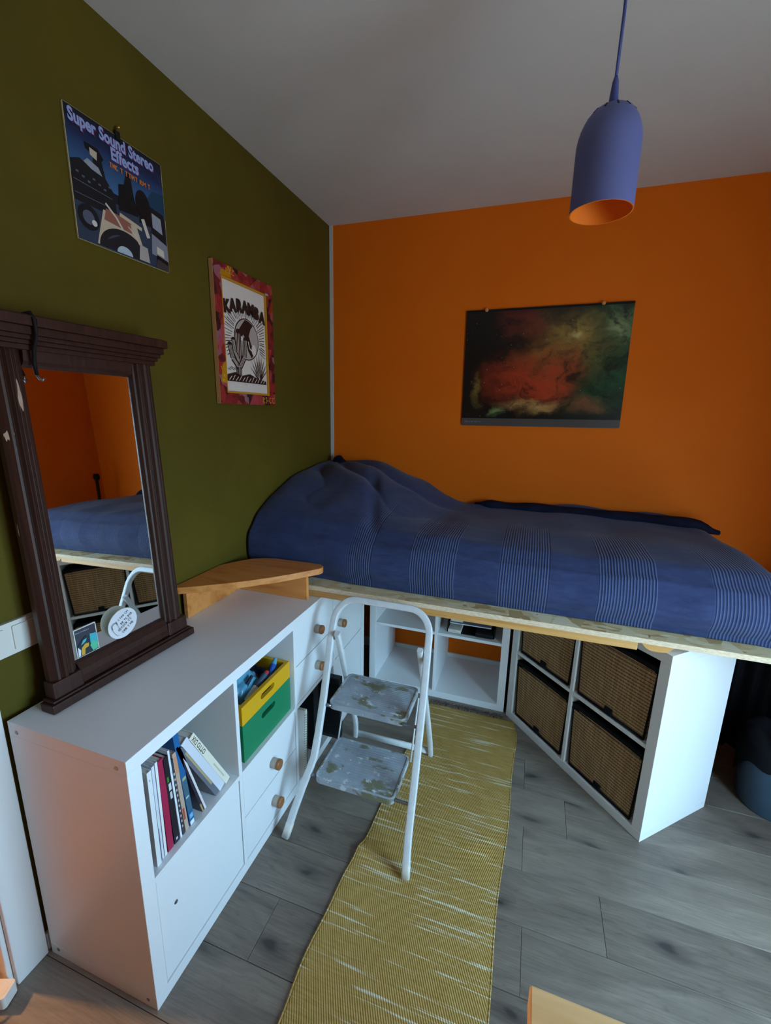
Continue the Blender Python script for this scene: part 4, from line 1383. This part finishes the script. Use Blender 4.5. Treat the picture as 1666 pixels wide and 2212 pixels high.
pr.poly(P((0.845, 0.14), (0.85, 0.21), (0.935, 0.19), (0.94, 0.125)), lin(206, 204, 186))
pr.poly(P((0.84, 0.075), (0.84, 0.13), (0.99, 0.10), (0.99, 0.04)), bd)
pr.poly(P((0.82, 0.02), (0.85, 0.09), (0.99, 0.06), (0.99, 0.004), (0.84, 0.004)), lin(64, 58, 62))
# lettering
for dx, dy, c in ((0.003, -0.003, lin(92, 36, 86)), (0, 0, lin(150, 168, 224))):
    pr.text('Super Sound Stereo', 0.03 * S + dx, 0.885 * S + dy, 0.0425, c, 0.0016, 0, 0.785)
    pr.text('Effects', 0.405 * S + dx, 0.775 * S + dy, 0.043, c, 0.0016, 0, 0.83)
pr.scribble(0.385 * S, 0.70 * S, 0.44 * S, 0.0125, 0, 0.0030, lin(206, 120, 60), 8)
pr.build('cover_print', rec, lambda u, v, h: (0.0066 + h, u, v))
ck = MB().box(0.003, 0.011, 0.150, 0.166, RS - 0.012, RS + 0.012)
obj('clip', ck, M['black_plastic'], rec, bevel=0.002)
obj('screw', MB().tube([(0.0, 0.158, RS + 0.02), (0.016, 0.162, RS + 0.022)], 0.003, seg=10), M['brass'], rec, smooth=True)

# ------------------------------------------------------------------ karamba print in a collage frame
KY0, KZ0, KW, KHh = -1.046, 1.567, 0.392, 0.525
pic = thing('framed_print', 'cactus print lettered KARAMBA in a colourful collage frame', 'picture', (0.0, KY0, KZ0))
bw = 0.043
rc = lambda a: [(a, a), (KW - a, a), (KW - a, KHh - a), (a, KHh - a)]
for nm, poly in (('left', [(0, 0), (bw, bw), (bw, KHh - bw), (0, KHh)]), ('right', [(KW, 0), (KW, KHh), (KW - bw, KHh - bw), (KW - bw, bw)]), ('low', [(0, 0), (KW, 0), (KW - bw, bw), (bw, bw)]), ('high', [(0, KHh), (bw, KHh - bw), (KW - bw, KHh - bw), (KW, KHh)])):
    obj('frame_rail', MB().prism(poly, 0.004, 0.022, 'yz'), M['collage'], pic)
plain('frame_yellow', lin(196, 140, 34), 0.5)
plain('pine_side', lin(190, 140, 92), 0.6)
obj('frame_side', MB().box(0.004, 0.0215, -0.0015, -0.0002, 0, KHh), M['pine_side'], pic)
lip = MB().prism(rc(bw + 0.0003), 0.010, 0.0195, 'yz', [rc(bw + 0.008)])
obj('inner_lip', lip, M['frame_yellow'], pic)
obj('sheet', MB().box(0.006, 0.0105, bw - 0.002, KW - bw + 0.002, bw - 0.002, KHh - bw + 0.002), M['paper'], pic)
pr = Print()
a0 = bw + 0.008
AW, AH = KW - 2 * a0, KHh - 2 * a0
K_ = lin(40, 30, 28)
Wt = lin(222, 217, 214)
def A_(u, v):
    return (a0 + u * AW, a0 + (0.095 + 0.885 * v) * AH)
pr.rect(a0, a0 + AW, a0, a0 + AH, Wt)
# rays
rs = random.Random(3)
for k in range(64):
    a = 2 * pi * k / 64 + rs.uniform(-0.02, 0.02)
    r0, r1 = rs.uniform(0.31, 0.36), rs.uniform(0.46, 0.56)
    if sin(a) < -0.55:
        continue
    p0, p1 = (0.52 + r0 * cos(a), 0.475 + r0 * sin(a) * 0.7), (0.52 + r1 * cos(a), 0.475 + r1 * sin(a) * 0.68)
    p1 = (min(0.97, max(0.02, p1[0])), p1[1])
    pr.line([A_(*p0), A_(*p1)], rs.uniform(0.0018, 0.0036), K_)
cxs, cys = A_(0.52, 0.475)
pr.disc(cxs, cys, 0.29 * AW, K_, n=36)
pr.disc(cxs, cys, 0.275 * AW, lin(178, 172, 168), n=36)
q = AW
pr.poly([(cxs - 0.03 * q, cys + 0.27 * q), (cxs - 0.12 * q, cys + 0.18 * q), (cxs - 0.26 * q, cys + 0.03 * q), (cxs - 0.24 * q, cys - 0.08 * q), (cxs - 0.08 * q, cys + 0.06 * q), (cxs - 0.02 * q, cys - 0.02 * q), (cxs + 0.02 * q, cys - 0.16 * q), (cxs + 0.10 * q, cys - 0.25 * q), (cxs + 0.20 * q, cys - 0.14 * q), (cxs + 0.10 * q, cys - 0.06 * q), (cxs + 0.05 * q, cys + 0.06 * q), (cxs + 0.10 * q, cys + 0.16 * q), (cxs + 0.16 * q, cys + 0.22 * q), (cxs + 0.06 * q, cys + 0.26 * q)], K_)
pr.line([(cxs + 0.03 * q, cys - 0.02 * q), (cxs + 0.06 * q, cys - 0.12 * q), (cxs + 0.13 * q, cys - 0.15 * q)], 0.005, Wt)
pr.disc(cxs + 0.16 * q, cys - 0.13 * q, 0.055 * q, Wt, 0.08 * q)
pr.disc(cxs - 0.13 * q, cys + 0.0 * q, 0.05 * q, Wt, 0.03 * q)
# saguaro
for (pts, wd) in (([(0.30, 0.06), (0.31, 0.28), (0.32, 0.52)], 0.036), ([(0.30, 0.16), (0.17, 0.25), (0.12, 0.38)], 0.026), ([(0.31, 0.22), (0.22, 0.32), (0.20, 0.44)], 0.022), ([(0.32, 0.16), (0.44, 0.28), (0.47, 0.46)], 0.028)):
    pr.line([A_(*p) for p in pts], wd, K_)
    pr.disc(*A_(*pts[-1]), wd / 2, K_)
    for off in (-0.28, 0.0, 0.28):
        pr.line([(A_(*p)[0] + off * wd, A_(*p)[1]) for p in pts], 0.0022, Wt)
# agave
for k in range(9):
    a = pi / 2 + (k - 4) * 0.24
    b0 = A_(0.80, 0.05)
    tip = (b0[0] + 0.088 * cos(a), b0[1] + (0.12 - 0.006 * abs(k - 4)) * sin(a))
    nx = 0.0055
    pr.poly([(b0[0] - nx + 0.004 * (k - 4) * -0.5, b0[1]), (b0[0] + nx + 0.004 * (k - 4) * -0.5, b0[1]), tip], K_)
    pr.line([b0, ((b0[0] + tip[0]) / 2, (b0[1] + tip[1]) / 2)], 0.0012, Wt)
# ground
pr.poly([A_(0.02, 0.03), A_(0.04, 0.07), A_(0.2, 0.10), A_(0.36, 0.07), A_(0.55, 0.10), A_(0.74, 0.06), A_(0.96, 0.04), A_(0.97, 0.0), A_(0.02, 0.0)], K_)
for k in range(12):
    pr.line([A_(0.06 + 0.075 * k, 0.012), A_(0.12 + 0.075 * k, 0.055 + 0.015 * (k % 2))], 0.003, Wt)
pr.rect(a0, a0 + AW, a0, a0 + 0.0 * AH + 0.0001, Wt)
for k in range(6):
    pr.line([A_(0.05 + 0.03 * k, 0.13 + 0.012 * (k % 3)), A_(0.10 + 0.03 * k, 0.12 + 0.012 * (k % 3))], 0.0025, K_)
# arched lettering
for k, ch in enumerate('KARAMBA'):
    u = 0.09 + 0.136 * k
    v = 0.735 - 0.05 * ((k - 3) / 3) ** 2 + 0.02
    pr.text(ch, A_(u, v)[0], A_(u, v)[1], 0.064, K_, 0.0042, -0.10 * (k - 3) / 3, 0.86, 'CENTER')
pr.build('artwork', pic, lambda u, v, h: (0.0106 + h, u, v))
# scribbles on the frame
pr = Print()
yl = lin(214, 166, 40)
pr.poly([(bw - 0.006, KHh - bw), (bw + 0.002, KHh - 0.022), (bw + 0.055, KHh - 0.024), (bw + 0.062, KHh - bw)], lin(190, 130, 10))
pr.poly([(0.010, 0.085), (bw, 0.08), (bw, 0.165), (0.022, 0.15)], lin(190, 134, 20))
for (u, v, L, h, r_) in ((0.075, KHh - 0.030, 0.035, 0.020, 0.0), (0.085, KHh - 0.012, 0.018, 0.010, 0.0), (0.032, 0.085, 0.03, 0.016, 1.3), (0.012, 0.13, 0.022, 0.012, 0.2), (KW - 0.105, 0.008, 0.075, 0.026, 0.0)):
    pr.scribble(u, v, L, h, r_, 0.0028, yl, int(u * 999))
pr.rect(0.17, 0.20, bw - 0.012, bw, lin(40, 38, 42))
pr.rect(KW - 0.06, KW - 0.035, KHh - bw - 0.006, KHh - bw + 0.002, lin(150, 168, 186))
pr.build('scribbles', pic, lambda u, v, h: (0.0221 + h, u, v))

# ------------------------------------------------------------------ nebula poster on the orange wall
pos = thing('nebula_poster', 'colourful star nebula poster hanging on the orange wall', 'poster', (0.817, 0, 1.4845), rot=(0, -0.008, 0))
obj('sheet', MB().prism(rrect(0, 0.803, 0, 0.598, 0.006), -0.0095, -0.006, 'xz'), M['nebula_print'], pos)
pr = Print()
pr.scribble(0.018, 0.018, 0.09, 0.007, 0, 0.0014, lin(140, 136, 136), 2)
pr.build('caption', pos, lambda u, v, h: (u, -0.0096 - h, v))
obj('top_rail', MB().box(0, 0.803, -0.011, -0.004, 0.590, 0.600), M['black_plastic'], pos)
for x in (0.105, 0.665):
    cl_ = MB().lathe([(0.0001, 0), (0.009, 0), (0.009, 0.006), (0.005, 0.009), (0.0001, 0.009)], 14, 'y', c=(0, -0.0112, 0))
    o = obj('wall_clip', cl_, M['pine'], pos, loc=(x, 0, 0.598), smooth=True, autos=True)

# ------------------------------------------------------------------ waste bin, and a black sheet added as shade under the bed
bn = thing('waste_bin', 'dark blue waste bin with a black bag under the end of the bed', 'bin', (2.27, -0.60, 0.0))
pf = [(0.0001, 0.003), (0.108, 0.003), (0.113, 0.01), (0.134, 0.29), (0.138, 0.292), (0.138, 0.30), (0.130, 0.30), (0.110, 0.012), (0.0001, 0.012)]
obj('bucket', MB().lathe(pf, 32), M['bin_blue'], bn, smooth=True, autos=True)
m = MB()
def bag(u, v):
    a = 2 * pi * u
    n_ = noise.noise(Vector((cos(a) * 1.5, sin(a) * 1.5, v * 2)))
    drop = 0.11 + 0.06 * sin(a * 2 + 2.2) + 0.03 * sin(5 * a)
    if v < 0.5:
        t = v / 0.5
        return ((0.141 - 0.006 * (1 - t) + 0.006 * n_) * cos(a), (0.141 - 0.006 * (1 - t) + 0.006 * n_) * sin(a), 0.305 - drop * (1 - t))
    t = (v - 0.5) / 0.5
    r_ = 0.141 * (1 - t) + 0.03 * t
    return (r_ * cos(a), r_ * sin(a), 0.305 + 0.05 * sin(pi * t) * (1 + n_) - 0.04 * t)
o = obj('bag', m.grid(49, 17, bag), M['black_cloth'], bn, smooth=True)
o['label'] = 'black bin bag folded over the rim'
cu = thing('shade_sheet', 'added black sheet standing in for the shade under the bed behind the waste bin', 'backdrop', (2.4, -0.27, 0.0))  # added sheet, keeps the space under the bed near black
obj('cloth', MB().grid(160, 4, lambda u, v: (-0.76 + 0.99 * u, 0.02 * sin(u * 96) + 0.01 * sin(u * 37) - 0.30 * sm(0.5, 0, u) * 0 , 0.005 + v * 0.785)), M['black_cloth'], cu, smooth=True)
obj('added_rail', MB().tube([(-0.77, 0, 0.788), (0.235, 0, 0.788)], 0.006, seg=8), M['grey_metal'], cu, smooth=True)

# ------------------------------------------------------------------ desk in the lower right corner
dk = thing('desk', 'light birch desk top cut by the lower right corner of the picture', 'desk', (1.279, -2.016, 0.0))
obj('desk_top', MB().box(0, 1.28, -0.70, 0, 0.70, 0.74), M['birch'], dk, bevel=0.003)
for x in (0.065, 1.19):
    obj('light_block_end', MB().box(x, x + 0.022, -0.66, -0.06, 0, 0.70), M['birch'], dk, bevel=0.002)  # unseen ends, added to block window light from the long shelf's near end
obj('light_block_back', MB().box(0.087, 1.19, -0.10, -0.082, 0.12, 0.70), M['birch'], dk, bevel=0.002)  # unseen, added to stop low window light under the desk top

# ------------------------------------------------------------------ power strip by the door
ps = thing('power_strip', 'white power strip with a black cable by the door frame', 'power strip', (0.0, -2.05, 0.0), rotz=0.35)
obj('housing', MB().prism(rrect(-0.10, 0.035, -0.022, 0.022, 0.008), 0.004, 0.04, 'xy'), M['white_plastic'], ps, bevel=0.003)
for x in (-0.075, -0.03, 0.012):
    obj('socket', MB().lathe([(0.0001, 0.0395), (0.015, 0.0395), (0.016, 0.0405), (0.017, 0.0405), (0.0172, 0.0385)], 16, c=(x, 0, 0)), M['white_frame'], ps)
obj('cable', MB().tube([(-0.03, 0.0, 0.04), (-0.03, -0.01, 0.075), (-0.022, -0.03, 0.06), (-0.01, -0.05, 0.012), (0.02, -0.10, 0.008), (0.03, -0.25, 0.008)], 0.0035, seg=8), M['black_plastic'], ps, smooth=True)

# ------------------------------------------------------------------ black stand in the far corner (seen in the mirror)
bs = thing('floor_stand', 'slim black stand in the corner beyond the foot of the bed', 'stand', (2.47, -0.16, 0.0))
obj('base', MB().lathe([(0.0001, 0), (0.11, 0), (0.11, 0.012), (0.02, 0.025), (0.0001, 0.025)], 24), M['black_plastic'], bs, smooth=True, autos=True)
obj('pole', MB().tube([(0, 0, 0.02), (0, 0, 0.9), (-0.012, 0, 1.16)], 0.012, seg=10), M['black_plastic'], bs, smooth=True)
obj('head', MB().tube([(-0.012, 0, 1.15), (-0.014, 0, 1.175), (-0.015, 0, 1.20)], [0.02, 0.026, 0.018], seg=12), M['black_plastic'], bs, smooth=True)
